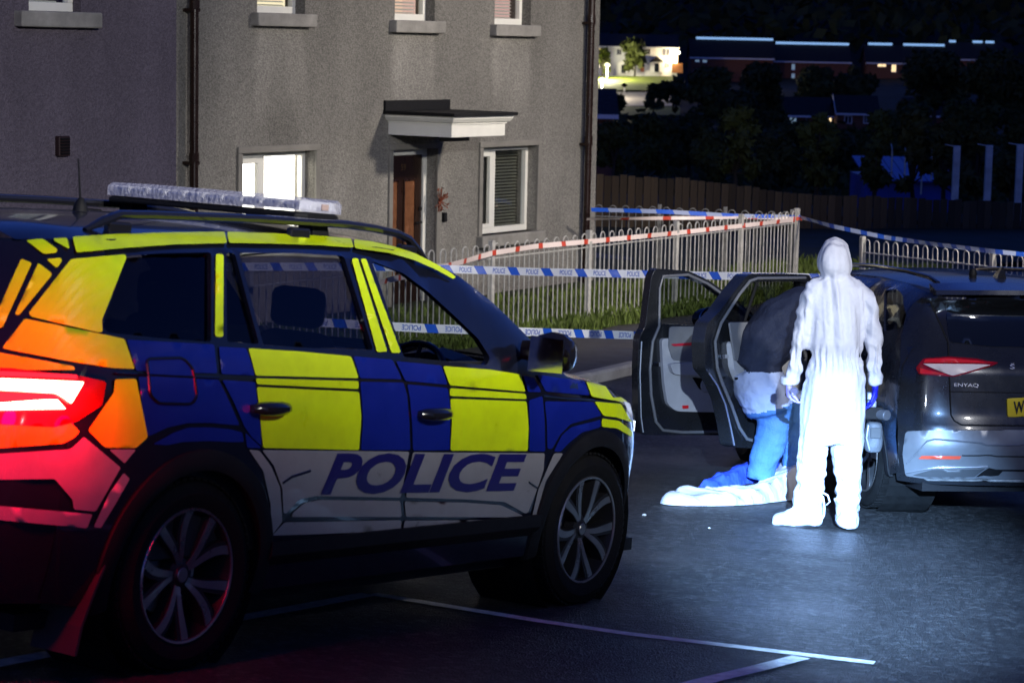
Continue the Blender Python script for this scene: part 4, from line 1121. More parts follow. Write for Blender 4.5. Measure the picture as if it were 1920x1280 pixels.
for k in range(10):
    y = -.475 + k * .95 / 9
    o = MB(); o.box((bx, y, bz + .010), (.24, .090, .038), taper=.92); mo = o.build('led_module', led_m, lb, bevel=.006)
    o = MB()
    for j in range(4):
        for sx in (-1, 1): o.lathe([(.0, .004), (.009, .003), (.011, .0)], (bx + sx * .122, y - .030 + j * .020, bz + .011), (sx, 0, 0), (0, 0, 1), 8)
    o.build('led', chrome, mo)
for y in (-.5, .5):
    o = MB(); o.rings([[(bx - .06, y - .05, 1.60), (bx + .06, y - .05, 1.60), (bx + .06, y + .05, 1.60), (bx - .06, y + .05, 1.60)], [(bx - .045, y - .03, bz - .04), (bx + .045, y - .03, bz - .04), (bx + .045, y + .03, bz - .04), (bx - .045, y + .03, bz - .04)]]); o.build('bar_foot', black_plastic, lb)
MB().box((bx, -.553, bz + .008), (.045, .010, .026)).build('end_lamp', mat('end_lamp_pale', (.45, .33, .30), .3), lb, bevel=.004)
o = MB(); o.lathe([(.03, 0), (.028, .02), (.012, .05), (.004, .055)], (-1.2, -.04, 1.645), (0, 0, 1), (1, 0, 0), 16); o.tube([(-1.2, -.04, 1.67), (-1.21, -.02, 1.85)], [.005, .003], 6); o.build('aerial', black_plastic, pc, smooth=True)
# cabin: seats, dash, steering wheel
seat_m = mat('seat_cloth', (.035, .035, .04), .85, bump=.2, bscale=200)
for x, lst in ((.12, (-.38, .38)), (-.82, (-.5, 0.0, .5))):
    for y in lst:
        s_ = MB(); s_.box((x, y, .60), (.50, .48 if x > 0 else .46, .16)); so = s_.build('seat', seat_m, pc, bevel=.05)
        b_s = MB(); rows = []
        for u, w, t in ((0, .22, .07), (.2, .235, .075), (.42, .23, .07), (.58, .17, .05)):
            c = Vector((x - .24 - .16 * u, y, .64 + u)); rows.append([c + Vector((-t, -w, 0)), c + Vector((t, -w * .92, 0)), c + Vector((t, w * .92, 0)), c + Vector((-t, w, 0))])
        b_s.rings(rows); b_s.build('backrest', seat_m, so, bevel=.04)
        MB().box((x - .34, y, 1.32), (.09, .26, .17)).build('headrest', seat_m, so, bevel=.04)
d_ = MB(); d_.rings([[(1.22, y, 1.02), (.98, y, 1.09), (.80, y, 1.06), (.74, y, .95), (.80, y, .70), (1.22, y, .62)] for y in (-.74, -.3, .3, .74)]); dash = d_.build('dashboard', trim, pc, smooth=25)
hood = MB(); hood.rings([[(1.0, y, 1.08), (.86, y, 1.08 + h), (.74, y, 1.06 + h), (.74, y, 1.0)] for y, h in ((-.56, .0), (-.52, .05), (-.38, .075), (-.24, .05), (-.2, 0))]); hood.build('instrument_hood', trim, dash, smooth=30)
ax = Vector((-.93, 0, .36)).normalized(); cc = Vector((.62, -.38, 1.0)); u1 = Vector((0, 1, 0)); u2 = ax.cross(u1)
sw = MB(); sw.tube([cc + u1 * .185 * math.cos(2 * math.pi * k / 28) + u2 * .185 * math.sin(2 * math.pi * k / 28) for k in range(28)], .015, 8, closed=True); swo = sw.build('steering_wheel', black_gloss, pc, smooth=True)
o = MB(); o.lathe([(0, .02), (.06, .018), (.075, 0), (.06, -.03)], cc, ax, u1, 16); 
for a in (0, math.pi, -math.pi / 2): o.tube([cc + (u1 * math.cos(a) + u2 * math.sin(a)) * .05, cc + (u1 * math.cos(a) + u2 * math.sin(a)) * .18], [.022, .014], 6, flat=.5)
o.build('wheel_boss', trim, swo, smooth=True)
# tail lamps
red_on = emis('tail_lamp_red', (1.0, .015, .03), 2.6); red_hot = emis('tail_lamp_hot', (1.0, .66, .48), 9.0)
red_lens = mat('red_lens', (.30, .004, .006), .12, coat=.6)
tl = KB.patch('tail_lamp', [(-60, 690), (20, 692), (150, 706), (196, 716), (188, 760), (140, 790), (100, 800), (-60, 792)], red_lens, pc, off=.010, rnd_=5, mirror=True)
for p in ([(-60, 712), (151, 717), (128, 757), (112, 745), (100, 738), (-60, 730)], [(-60, 762), (82, 750), (104, 750), (118, 767), (-60, 772)]): KB.patch('light_guide', p, red_hot, tl, off=.022, rnd_=2)
for p in ([(-60, 697), (140, 705), (140, 712), (-60, 707)], [(-60, 735), (100, 741), (112, 748), (-60, 757)]): KB.patch('red_reflector', p, red_on, tl, off=.018, rnd_=2)
P = KB.cast([(60, 740)], *KB.rng)[0]; N = KB.normal(P[None])[0]
lamp('tail_lamp_light', 'POINT', tuple(P + N * .26 + np.array([-.15, .05, -.05])), 27, (1, .0, .02), pc, .06)
P2 = KB.cast([(140, 740)], *KB.rng)[0]; N2 = KB.normal(P2[None])[0]
lamp('tail_lamp_light', 'POINT', tuple(P2 + N2 * .16 + np.array([0, 0, -.12])), 7, (1, .0, .02), pc, .05)
lamp('tail_lamp_light', 'POINT', (P[0] - .12, -P[1], P[2]), 14, (1, .0, .02), pc, .06)
# head lamps
for sg in (-1, 1):
    o = MB(); x0 = 2.05; rows = []
    for y, zz, hh in ((.45, .80, .05), (.60, .81, .06), (.74, .825, .07), (.82, .84, .06)):
        xx = 2.27
        for _ in range(60):
            if float(KB.Y(xx, zz)) >= y: break
            xx -= .01
        rows.append([(xx + .012, sg * y, zz - hh), (xx + .012, sg * y, zz + hh), (xx - .05, sg * y, zz + hh), (xx - .05, sg * y, zz - hh)])
    o.rings(rows); hl = o.build('head_lamp', glassy('lamp_cover', (.8, .85, .9), .1), pc)
    o = MB(); o.box((2.12, sg * .60, .80), (.02, .18, .05)); o.build('led_projector', emis('head_lamp_white', (.85, .93, 1.0), 6.0), hl)
    lamp('head_lamp_beam', 'SPOT', (2.30, sg * .62, .80), 40, (.75, .85, 1.0), pc, .04, direction=(1, .25, -.03), spot_size=math.radians(120), spot_blend=.9)
P = KB.cast([(1176, 776)], *KB.rng)
KB.patch('head_lamp_cover', [(1166, 752), (1178, 757), (1190, 780), (1193, 800), (1184, 790)], mat('lamp_edge_clear', (.75, .8, .85), .1, coat=.6), pc, off=.008, rnd_=2)
# black shut lines: fuel flap
o = KB.patch('fuel_flap', [(272, 673), (340, 671), (358, 690), (366, 742), (358, 757), (295, 756), (278, 740)], v_b, pc, off=.007, rnd_=9, th=.004)
lp = smooth_poly([(272, 673), (340, 671), (358, 690), (366, 742), (358, 757), (295, 756), (278, 740)], 9)
P = KB.cast(lp, *KB.rng); N = KB.normal(P)
o = MB(); o.tube([Vector(v) for v in P + N * .008], .006, 6, closed=True); o.build('fuel_flap_gap', paint_k, pc)
for pts in ([(215, 700), (250, 702), (360, 707), (408, 709)], [(528, 905), (545, 893), (580, 882)], [(1017, 742), (1060, 747), (1112, 750)], [(990, 903), (1006, 914)]):
    P = KB.cast(densify(pts + pts[::-1], 15)[:max(2, int(len(densify(pts + pts[::-1], 15)) / 2) + 1)], *KB.rng); N = KB.normal(P); o = MB(); o.tube([Vector(v) for v in P + N * .005], .005, 5); o.build('crease_line', paint_k, pc)

# ------------------------------------------------------------------ dark grey electric car with open doors
def free_frame(x, y, z, yaw, pit, roll):
    f = Vector((math.sin(yaw) * math.cos(pit), math.cos(yaw) * math.cos(pit), math.sin(pit))); l = Vector((-math.cos(yaw), math.sin(yaw), 0)); n = f.cross(l)
    return Vector((x, y, z + CZ)), f, l * math.cos(roll) + n * math.sin(roll), n * math.cos(roll) - l * math.sin(roll)
EB = Body(free_frame(3.04626, 17.2431, -3.24159, -.205672, -.0661275, .0247921),
          zt=[(-2.4, 1.44), (-2.1, 1.50), (-1.9, 1.55), (-1.4, 1.60), (-.8, 1.625), (-.2, 1.625), (.3, 1.60), (.7, 1.54), (1.0, 1.38), (1.45, 1.10), (1.6, 1.06), (2.0, 1.0), (2.2, .92), (2.35, .72)],
          xr=[(.2, -2.12), (.32, -2.20), (.48, -2.27), (.62, -2.265), (.7, -2.235), (.9, -2.225), (1.02, -2.22), (1.12, -2.15), (1.2, -2.08), (1.35, -2.0), (1.42, -2.02), (1.46, -2.10), (1.5, -2.12), (1.6, -2.1)],
          xf=[(.2, 2.2), (.5, 2.32), (.75, 2.32), (.9, 2.26), (1.0, 2.1), (1.7, 2.1)],
          W=[(.15, .84), (.30, .905), (.5, .935), (.7, .938), (.95, .93), (1.08, .905), (1.2, .865), (1.35, .80), (1.48, .725), (1.55, .66), (1.63, .56)], rear=(1.2, .03, .42, 3.2))
EB.rng = (11.5, 21)
ec = thing('parked_car', 'dark grey electric hatchback with both left-hand doors standing open', 'car', M=EB.M)
paint_e = mat('graphite_paint', (.035, .038, .045), .28, .55, coat=.7, var=.12)
paint_b = mat('bumper_paint', (.30, .315, .34), .36, .5, coat=.3, var=.08)  # body paint with the light on the bumper put into its colour
E_WB = 1.3825
# side skin with door openings on the left
op_f = [(-.10, .42), (.86, .42), (.93, .70), (.92, 1.02), (.55, 1.36), (.40, 1.45), (-.08, 1.50)]
op_r = [(-.26, .42), (-.26, 1.50), (-.75, 1.49), (-1.02, 1.40), (-1.18, 1.10), (-1.15, .85), (-.98, .78), (-.90, .62), (-.88, .42)]
eq = [(1658, 545), (1682, 541), (1692, 552), (1702, 598), (1696, 614), (1657, 621)]
qh = EB.xz(eq, 5)
olE = side_outline(EB, E_WB, .40, .26, -1.97, 1.9, hz=.36)
EB.shell('body_side', olE, [op_f, op_r, qh], paint_e, ec, step=.11, sides=(1,))
EB.shell('body_side', olE, [[(-.2, 1.08), (.75, 1.08), (.45, 1.38), (-.2, 1.44)], [(-1.15, 1.1), (-.3, 1.08), (-.3, 1.44), (-.95, 1.40)]], paint_e, ec, step=.11, sides=(-1,))
EB.top('roof', -1.88, .72, paint_e, ec, nx=16)
EB.top('bonnet', 1.48, 2.12, paint_e, ec, nx=8)
EB.top('windscreen', .72, 1.48, KG, ec, nx=6, inset=.05)
EB.end('tail', .24, 1.46, paint_e, ec, True, nz=30, ny=26)
EB.end('nose', .24, .98, paint_e, ec, False, nz=10)
MB().box((0, 0, .22), (4.1, 1.5, .06)).build('underbody', black_plastic, ec)
MB().box((-.2, 0, .40), (3.2, 1.62, .04)).build('cabin_floor', trim, ec); MB().box((-1.75, 0, .8), (.04, 1.5, .7)).build('boot_lining', trim, ec); MB().box((1.3, 0, .75), (.04, 1.5, .7)).build('bulkhead', trim, ec)
MB().box((-.18, .86, .92), (.13, .06, 1.15)).build('door_pillar', black_plastic, ec, bevel=.015)
for x, lst in ((.25, (-.38, .38)), (-.75, (-.45, .0, .45))):
    for y in lst:
        so = MB().box((x, y, .62), (.52, .46, .16)).build('seat', seat_m, ec, bevel=.05)
        b_s = MB(); rows = []
        for u, w, t in ((0, .22, .07), (.2, .235, .075), (.42, .23, .07), (.58, .17, .05)):
            c = Vector((x - .24 - .16 * u, y, .64 + u)); rows.append([c + Vector((-t, -w, 0)), c + Vector((t, -w * .92, 0)), c + Vector((t, w * .92, 0)), c + Vector((-t, w, 0))])
        b_s.rings(rows); b_s.build('backrest', seat_m, so, bevel=.04); MB().box((x - .34, y, 1.31), (.09, .26, .16)).build('headrest', seat_m, so, bevel=.04)
EB.patch('quarter_glass', eq, glassy('quarter_glass_tint', (.25, .3, .33), .12, .02), ec, off=-.012, rnd_=5)
# rear screen, spoiler, gloss black corner
EB.patch('rear_window', [(1775, 577), (1803, 561), (1860, 558), (1990, 560), (1990, 652), (1860, 650), (1780, 641), (1776, 610)], mat('rear_screen_glass', (.006, .007, .008), .05, coat=1.0), ec, off=.004, rnd_=6)
EB.patch('corner_trim', [(1747, 566), (1800, 560), (1774, 578), (1774, 600), (1778, 640)], black_gloss, ec, off=.006, rnd_=2)
sp = MB(); rows = []
for y in np.linspace(-.66, .66, 15):
    k = 1 - .10 * (abs(y) / .66) ** 2.5; rows.append([(-1.80, y, 1.575 * (1 - .012 * (y / .66) ** 2)), (-2.13 * k - .01, y, 1.535 - .02 * (y / .66) ** 2), (-2.15 * k, y, 1.505 - .02 * (y / .66) ** 2), (-1.84, y, 1.47)])
sp.rings(rows); sp.build('spoiler', paint_e, ec, smooth=25)
for sg in (-1, 1):
    o = MB(); o.tube([(x, sg * (.60 - .02 * abs(x + .5)), float(EB.ztop(x)) + (-.01 if x in (-1.75, .5) else .010)) for x in (-1.75, -1.6, -1.2, -.6, 0, .35, .5)], .016, 8); o.build('roof_rail', black_gloss, ec, smooth=True)
o = MB(); o.rings([[(-1.42 - l, -w, z), (-1.42 + f, -.004, z), (-1.42 + f, .004, z), (-1.42 - l, w, z)] for l, f, w, z in ((.06, .12, .035, 1.585), (.06, .06, .025, 1.625), (.065, -.01, .012, 1.655), (.07, -.04, .006, 1.672))]); o.build('shark_fin_aerial', black_gloss, ec, bevel=.006)
o = MB(); o.lathe([(.025, 0), (.028, .02), (.02, .05), (.0, .055)], (-1.35, .16, 1.60), (0, 0, 1), (1, 0, 0), 12); o.build('roof_sensor', black_plastic, ec, smooth=True)
# tail lamp: red outer, pale triangular lens, red lower wedge
dk_red = mat('dark_red_lens', (.25, .004, .008), .12, coat=.7); pale_lens = mat('pale_lens', (.80, .72, .72), .2, coat=.5); br_red = mat('bright_red_lens', (.75, .02, .03), .18, coat=.6)
tl = EB.patch('tail_lamp', [(1718, 690), (1732, 673), (1778, 669.5), (1830, 673), (1871, 681), (1868, 684), (1790, 706), (1782, 706), (1724, 702)], dk_red, ec, off=.010, rnd_=3, mirror=True)
EB.patch('pale_lens', [(1731, 683.5), (1857, 684.5), (1786, 704), (1779, 702)], pale_lens, tl, off=.014, rnd_=2)
EB.patch('lamp_strip', [(1736, 675), (1778, 672.5), (1862, 680.5), (1856, 682), (1732, 681)], br_red, tl, off=.013, rnd_=1)
EB.patch('lamp_wedge', [(1726, 690), (1779, 703), (1726, 700)], br_red, tl, off=.013, rnd_=1)
# badge letters and number plate
pix_quad = lambda q: (lambda x, y: tuple(Vector(q[0]).lerp(Vector(q[1]), x).lerp(Vector(q[3]).lerp(Vector(q[2]), x), y)))
def px_text(B, name, s, q, m, parent, off, bold=.0, shear=0.0):
    vs, fs = text2d(s, bold, shear); fn = pix_quad(q); P = B.cast([fn(x, y) for x, y in vs], *B.rng); N = B.normal(P); Q = P + N * off
    me = bpy.data.meshes.new(name); me.from_pydata([tuple(v) for v in Q], [], fs); me.materials.append(m); me.update(); return link(name, me, parent)
bright = mat('badge_chrome', (.85, .86, .9), .25, .6)
px_text(EB, 'badge_lettering', 'ENYAQ', [(1788.5, 725.5), (1834, 726.5), (1834.5, 718.8), (1789, 717.8)], bright, ec, .006, .01)
px_text(EB, 'badge_lettering', 'Š', [(1892.5, 692.5), (1902, 692.7), (1902.5, 682), (1893, 681.8)], bright, ec, .006, .01)
pl = EB.patch('number_plate', [(1887, 746.5), (2040, 749), (2041, 784), (1888.5, 781)], mat('plate_yellow', (.80, .62, .02), .35), ec, off=.012, rnd_=3, th=.01)
px_text(EB, 'plate_lettering', 'WO', [(1898.5, 776), (1934, 776.7), (1934, 752.5), (1898.5, 751.8)], mat('plate_black', (.01, .01, .01), .5), pl, .016, .025)
# shut line of the tailgate and bumper mouldings
def line(B, name, pts, r, m, parent, off=.002):
    P = B.cast(densify_open(pts, 10), *B.rng); P = P[~np.isnan(P[:, 0])]; N = B.normal(P); o = MB(); o.tube([Vector(v) for v in P + N * off], r, 6); return o.build(name, m, parent)
def densify_open(pts, st):
    out = []
    for a, b in zip(pts[:-1], pts[1:]):
        n = max(1, int(math.hypot(b[0] - a[0], b[1] - a[1]) / st)); out += [(a[0] + (b[0] - a[0]) * k / n, a[1] + (b[1] - a[1]) * k / n) for k in range(n)]
    return out + [pts[-1]]
gap = mat('shut_gap', (.004, .004, .004), .8)
line(EB, 'tailgate_gap', [(1744, 565), (1776.7, 639.7), (1778, 650), (1782, 760), (1783, 778), (1790, 789), (1803, 796.5), (1990, 799)], .005, gap, ec)
line(EB, 'tailgate_crease', [(1782, 734), (1900, 736), (1990, 738)], .003, gap, ec)
bump = EB.patch('bumper', [(1699, 812), (1703, 808), (1749, 806), (1990, 808), (1990, 897), (1730, 894.5), (1699, 890), (1694, 850)], paint_b, ec, off=.010, rnd_=4, step=10, mirror=False)
bm2 = MB(); bm2.v = [(v.co.x, -v.co.y, v.co.z) for v in bump.data.vertices]; bm2.f = [tuple(reversed(p.vertices)) for p in bump.data.polygons]
line(EB, 'bumper_crease', [(1703, 866), (1717, 850), (1739, 826), (1753, 822.5), (1837, 829.5), (1846, 833.5), (1990, 835)], .006, paint_b, bump, .016)
line(EB, 'bumper_groove', [(1803, 852), (1900, 853), (1990, 854)], .004, gap, bump, .012)
line(EB, 'bumper_edge', [(1700, 884), (1740, 876), (1760, 873.5), (1850, 873.5)], .006, paint_b, bump, .016)
EB.patch('lower_valance', [(1712, 888), (1748, 878), (1846, 877), (1826, 891), (1735, 891)], mat('valance_grey', (.07, .075, .08), .45), bump, off=.016, rnd_=2)
EB.patch('diffuser', [(1828, 891), (1852, 875.5), (1990, 877), (1990, 881), (1879, 879), (1871, 887)], black_plastic, bump, off=.018, rnd_=1)
EB.patch('reflector', [(1723, 858), (1729.5, 852), (1802, 852.3), (1799, 858.5)], mat('orange_red_reflector', (.85, .10, .05), .25, coat=.5), bump, off=.016, rnd_=1)
EB.patch('skid_plate', [(1732, 896.5), (1990, 899), (1990, 904), (1740, 900)], galv, ec, off=.004, rnd_=1)
# wheels and arches
for sg in (-1, 1):
    for cx in (E_WB, -E_WB):
        o = MB(); rows = []
        for t in np.linspace(-14, 194, 36):
            ca, sa = math.cos(math.radians(t)), math.sin(math.radians(t)); row = []
            for r, off in ((.395, -.05), (.37, .006), (.395, .014), (.43, .006), (.435, -.02)):
                x, z = cx + r * ca, .36 + r * sa; yb = float(EB.Y(min(max(x, -1.85), 1.85), max(.2, z))); row.append((x, sg * (max(yb, .82) + off), z))
            rows.append(row)
        o.rings(rows); o.build('wheel_arch_trim', black_plastic, ec, smooth=40)
        o = MB(); o.lathe([(.40, .0), (.40, -.36), (.01, -.36)], (cx, sg * .87, .36), (0, sg, 0), (0, 0, 1), 28); o.build('wheel_well', rubber, ec)
        wheel(ec, (cx, sg * .805, .36), (0, sg, 0), .362, .26, .235, alloy, rim_dark, n_spokes=5, style='single', phase=.9)
    MB().box((0, sg * .905, .33), (1.9, .05, .16)).build('sill', black_plastic, ec, bevel=.02)
# open doors
class Door:
    def __init__(s, hx, ang, L, nm):
        s.h = Vector((hx, .925, 0)); a = math.radians(ang); s.d = Vector((-math.cos(a), math.sin(a), 0)); s.n = Vector((-math.sin(a), -math.cos(a), 0))   # n: inner face, towards the rear
        Mx = Matrix(((s.d.x, s.n.x, 0, s.h.x), (s.d.y, s.n.y, 0, s.h.y), (0, 0, 1, 0), (0, 0, 0, 1))); s.M = Mx
        s.Mw = (EB.M @ Mx).inverted()
    def uv(s, pix, off=0.0):
        c = s.Mw @ Vector((0, 0, CZ)); R = s.Mw.to_3x3(); out = []
        for p in pix:
            d = R @ Vector(ray(*p)); t = (off - c.y) / d.y; q = c + d * t; out.append((q.x, q.z))
        return out
    def slab(s, name, pix, m, parent, y0, y1, holes=(), r=5, bevel=.008, at_=None):
        """slab between offsets y0..y1 (towards the viewer) with the outline traced at offset y1"""
        o = s.uv(smooth_poly(pix, r) if r else pix, y1 if at_ is None else at_); hs = [s.uv(smooth_poly(h, 5), y1 if at_ is None else at_) for h in holes]
        vs, fs = tri2d(o, hs); nv = len(vs); b = MB(); ed = {}
        for f in fs:
            for k in range(3): ed[(f[k], f[(k + 1) % 3])] = 1
        rim = [(a, c) for a, c in ed if (c, a) not in ed]
        b.add([(x, y1, z) for x, z in vs] + [(x, y0, z) for x, z in vs], fs + [tuple(i + nv for i in f[::-1]) for f in fs] + [(c, a, a + nv, c + nv) for a, c in rim])
        return b.build(name, m, parent, bevel=bevel)
grey_trim = mat('grey_door_trim', (.46, .47, .50), .55, bump=.15, bscale=250, var=.1); mid_trim = mat('mid_grey_trim', (.20, .205, .22), .5, var=.1); seal = mat('door_seal', (.16, .165, .18), .4)
def door(hx, ang, outline, win, trim_poly, nm):
    D = Door(hx, ang, 1, nm)
    ob = D.slab('door', outline, paint_e, ec, -.10, .0, [win], 7, .02, at_=0.0); ob.matrix_local = D.M
    return D, ob
# front door
fd_out = [(1229, 503), (1292, 508), (1330, 526), (1372, 556), (1412, 588), (1434, 612), (1440, 700), (1436, 816), (1203, 815), (1197, 780), (1196, 690), (1199, 632), (1210, 612), (1221, 520)]
fd_win = [(1241, 519), (1288, 517), (1325, 534), (1372, 568), (1405, 594), (1424, 612), (1330, 612), (1238, 607), (1239, 560)]
Dm, fdo = door(.90, 76, fd_out, fd_win, None, 'front')
def rail3(D, parent, name, pix, off, r, m):
    pts = D.uv(pix, off); o = MB(); o.tube([(x, off, z) for x, z in pts], r, 8); return o.build(name, m, parent, smooth=True)
rail3(Dm, fdo, 'door_seal', [(1236, 612), (1237, 540), (1243, 518), (1290, 515), (1327, 532), (1374, 565), (1412, 596)], .012, .011, seal)
rail3(Dm, fdo, 'door_seal', [(1236, 612), (1224, 640), (1219, 690), (1221, 740), (1230, 790), (1243, 806), (1280, 810), (1436, 808)], .012, .012, seal)
rail3(Dm, fdo, 'edge_highlight', [(1203, 640), (1200, 700), (1202, 780), (1206, 810)], .004, .006, mat('edge_metal', (.45, .47, .52), .3, .6))  # pale tube painted in as the bright line on the door edge
tp = Dm.slab('trim_panel', [(1241, 634), (1300, 636), (1436, 632), (1436, 774), (1300, 772), (1268, 771), (1252, 758), (1246, 720), (1243, 680)], grey_trim, fdo, .0, .045, (), 8, .012)
Dm.slab('trim_upper', [(1256, 612), (1436, 612), (1436, 676), (1300, 678), (1262, 675), (1254, 650)], mid_trim, tp, .045, .060, (), 6, .008)
Dm.slab('armrest', [(1256, 682), (1310, 678), (1436, 676), (1436, 700), (1330, 706), (1264, 702)], grey_trim, tp, .045, .10, (), 6, .015)
Dm.slab('light_strip', [(1258, 645), (1322, 640), (1436, 636), (1436, 643), (1320, 646), (1264, 649)], mat('red_light_strip', (.55, .02, .05), .3), tp, .060, .066, (), 2, .002)
Dm.slab('speaker_recess', [(1298, 707), (1350, 712), (1372, 738), (1350, 736), (1312, 730)], black_plastic, tp, .045, .052, (), 3, .002)
c = Dm.uv([(1325, 722)], .055)[0]; o = MB(); o.lathe([(0, .004), (.05, .003), (.058, -.01)], (c[0], .055, c[1]), (0, 1, 0), (1, 0, 0), 24); o.build('speaker', mat('speaker_cloth', (.42, .43, .46), .7, bump=.5, bscale=300), tp, smooth=True)
Dm.slab('warning_reflector', [(1280, 760), (1291, 759.5), (1291.5, 765.5), (1280.5, 766)], br_red, tp, .045, .055, (), 1, .002)
Dm.slab('latch', [(1223, 679), (1239, 679), (1239, 687), (1223, 686)], chrome, fdo, .0, .012, (), 2, .002)
g = Dm.slab('door_glass', [(1238, 517), (1288, 515), (1325, 532), (1372, 566), (1408, 594), (1426, 613), (1330, 614), (1236, 609)], KG, fdo, -.045, -.040, (), 3, 0)
o = MB(); mp_ = Dm.uv([(1322, 598)], -.20)[0]
rows = []
for u, w, h in ((0, .02, .03), (.03, .09, .07), (.09, .115, .085), (.13, .09, .07), (.15, .04, .035)): rows.append([(mp_[0] + w * math.cos(a), -.12 - u, mp_[1] + h * math.sin(a)) for a in [2 * math.pi * k / 16 for k in range(16)]])
o.rings(rows); mo = o.build('wing_mirror', black_gloss, fdo, smooth=True)
o = MB(); o.lathe([(0, .0), (.095, .0), (.10, -.01)], (mp_[0], -.118, mp_[1]), (0, 1, 0), (1, 0, 0), 20); gl = o.build('mirror_glass', chrome, mo); gl.scale = (1, 1, 1)
# rear door
rd_out = [(1403, 514), (1470, 513), (1520, 515), (1522, 560), (1520, 700), (1516, 846), (1440, 842), (1374, 838), (1367, 795), (1356, 748), (1340, 712), (1322, 692), (1320, 640), (1326, 607), (1350, 583), (1378, 545)]
rd_win = [(1408, 529), (1470, 527), (1510, 528), (1511, 600), (1440, 603), (1372, 604), (1360, 597), (1386, 556)]
Dr, rdo = door(-.13, 46, rd_out, rd_win, None, 'rear')
rail3(Dr, rdo, 'door_seal', [(1345, 690), (1341, 640), (1352, 606), (1386, 552), (1406, 527), (1420, 522), (1510, 521)], .012, .011, seal)
rail3(Dr, rdo, 'door_seal', [(1345, 690), (1353, 715), (1372, 760), (1386, 800), (1400, 822), (1430, 830), (1512, 834)], .012, .012, seal)
rail3(Dr, rdo, 'edge_highlight', [(1330, 700), (1345, 722), (1360, 757), (1370, 800), (1377, 834)], .004, .006, mat('edge_metal', (.45, .47, .52), .3, .6))  # highlight of the rear door edge, painted in as a pale tube
rail3(Dr, rdo, 'quarter_bar', [(1419, 530), (1396, 603)], .004, .012, black_plastic)
tp = Dr.slab('trim_panel', [(1372, 640), (1514, 640), (1514, 800), (1440, 792), (1412, 782), (1398, 755), (1388, 720), (1376, 690)], grey_trim, rdo, .0, .045, (), 8, .012)
Dr.slab('trim_upper', [(1368, 604), (1514, 604), (1514, 672), (1420, 678), (1378, 676)], mid_trim, tp, .045, .06, (), 5, .008)
Dr.slab('door_pull', [(1383, 708), (1392, 704), (1396, 708), (1390, 714), (1384, 713)], black_plastic, tp, .045, .07, (), 2, .002)
Dr.slab('latch', [(1351, 665), (1366, 664), (1367, 671), (1352, 672)], chrome, rdo, .0, .012, (), 2, .002)
Dr.slab('door_glass', [(1406, 527), (1470, 525), (1512, 526), (1513, 602), (1440, 605), (1372, 606), (1358, 599), (1384, 555)], glassy('tinted_door_glass', (.5, .52, .52), .06), rdo, -.045, -.040, (), 3, 0)

# ------------------------------------------------------------------ people and their things
UPc = Vector((0, 0, 1)); RTc = Vector((1, 0, 0)); FWc = Vector((0, 1, 0))
def solid(name, chains, voxel, smooth_n, fold, mats, parent=None, mat_fn=None, origin=None):
    """chains: lists of rings; unite with a voxel remesh, smooth, then press folds into the surface -> ONE continuous mesh"""
    b = MB()
    for rr in chains: b.rings(rr)
    me = bpy.data.meshes.new(name); me.from_pydata(b.v, [], b.f)
    bm = bmesh.new(); bm.from_mesh(me); bmesh.ops.recalc_face_normals(bm, faces=bm.faces); bm.to_mesh(me); bm.free()
    o = bpy.data.objects.new(name, me); COL.objects.link(o)
    r = o.modifiers.new('r', 'REMESH'); r.mode = 'VOXEL'; r.voxel_size = voxel
    bpy.context.view_layer.update()
    m2 = bpy.data.meshes.new_from_object(o.evaluated_get(bpy.context.evaluated_depsgraph_get())); bpy.data.objects.remove(o); bpy.data.meshes.remove(me)
    bm = bmesh.new(); bm.from_mesh(m2)
    for _ in range(smooth_n): bmesh.ops.smooth_vert(bm, verts=bm.verts, factor=.5, use_axis_x=True, use_axis_y=True, use_axis_z=True)
    bm.normal_update()
    if fold:
        dl = [(v, v.normal * fold(v.co, v.normal)) for v in bm.verts]
        for v, d in dl: v.co += d
        for _ in range(1): bmesh.ops.smooth_vert(bm, verts=bm.verts, factor=.25, use_axis_x=True, use_axis_y=True, use_axis_z=True)
    if mat_fn:
        for f in bm.faces: f.material_index = mat_fn(f.calc_center_median())
    bm.to_mesh(m2); bm.free(); m2.name = name
    if not isinstance(mats, (list, tuple)): mats = [mats]
    for m in mats: m2.materials.append(m)
    m2.polygons.foreach_set('use_smooth', [True] * len(m2.polygons)); m2.update()
    if origin is not None: m2.transform(Matrix.Translation(-Vector(origin)))
    ob = link(name, m2, parent)
    return ob
def ring(c, a, b, n=18):
    """ellipse round c with half-axis vectors a, b"""
    return [c + a * math.cos(2 * math.pi * k / n) + b * math.sin(2 * math.pi * k / n) for k in range(n)]
def hchain(lst, Z, dz=0.0):
    """horizontal rings from (y, left, right, half depth px[, depth offset m])"""
    k = Z / F_PX; out = []
    for e in lst:
        y, l, r, d = e[:4]; o = e[4] if len(e) > 4 else 0.0
        out.append(ring(at((l + r) / 2, y, Z + dz + o), RTc * ((r - l) / 2 * k), FWc * (d * k)))
    return out
def tchain(lst, Z, flat=1.0):
    """rings square to a path from (px, py, radius px[, depth offset m])"""
    k = Z / F_PX; P = [at(e[0], e[1], Z + (e[3] if len(e) > 3 else 0)) for e in lst]; out = []
    for i, e in enumerate(lst):
        t = (P[min(i + 1, len(P) - 1)] - P[max(i - 1, 0)]).normalized(); a = FWc - t * FWc.dot(t)
        if a.length < .2: a = RTc - t * RTc.dot(t)
        a.normalize(); b = t.cross(a); out.append(ring(P[i], b * e[2] * k, a * e[2] * k * flat, 14))
    return out
def N3(x, y, z): return noise.noise(Vector((x, y, z)))
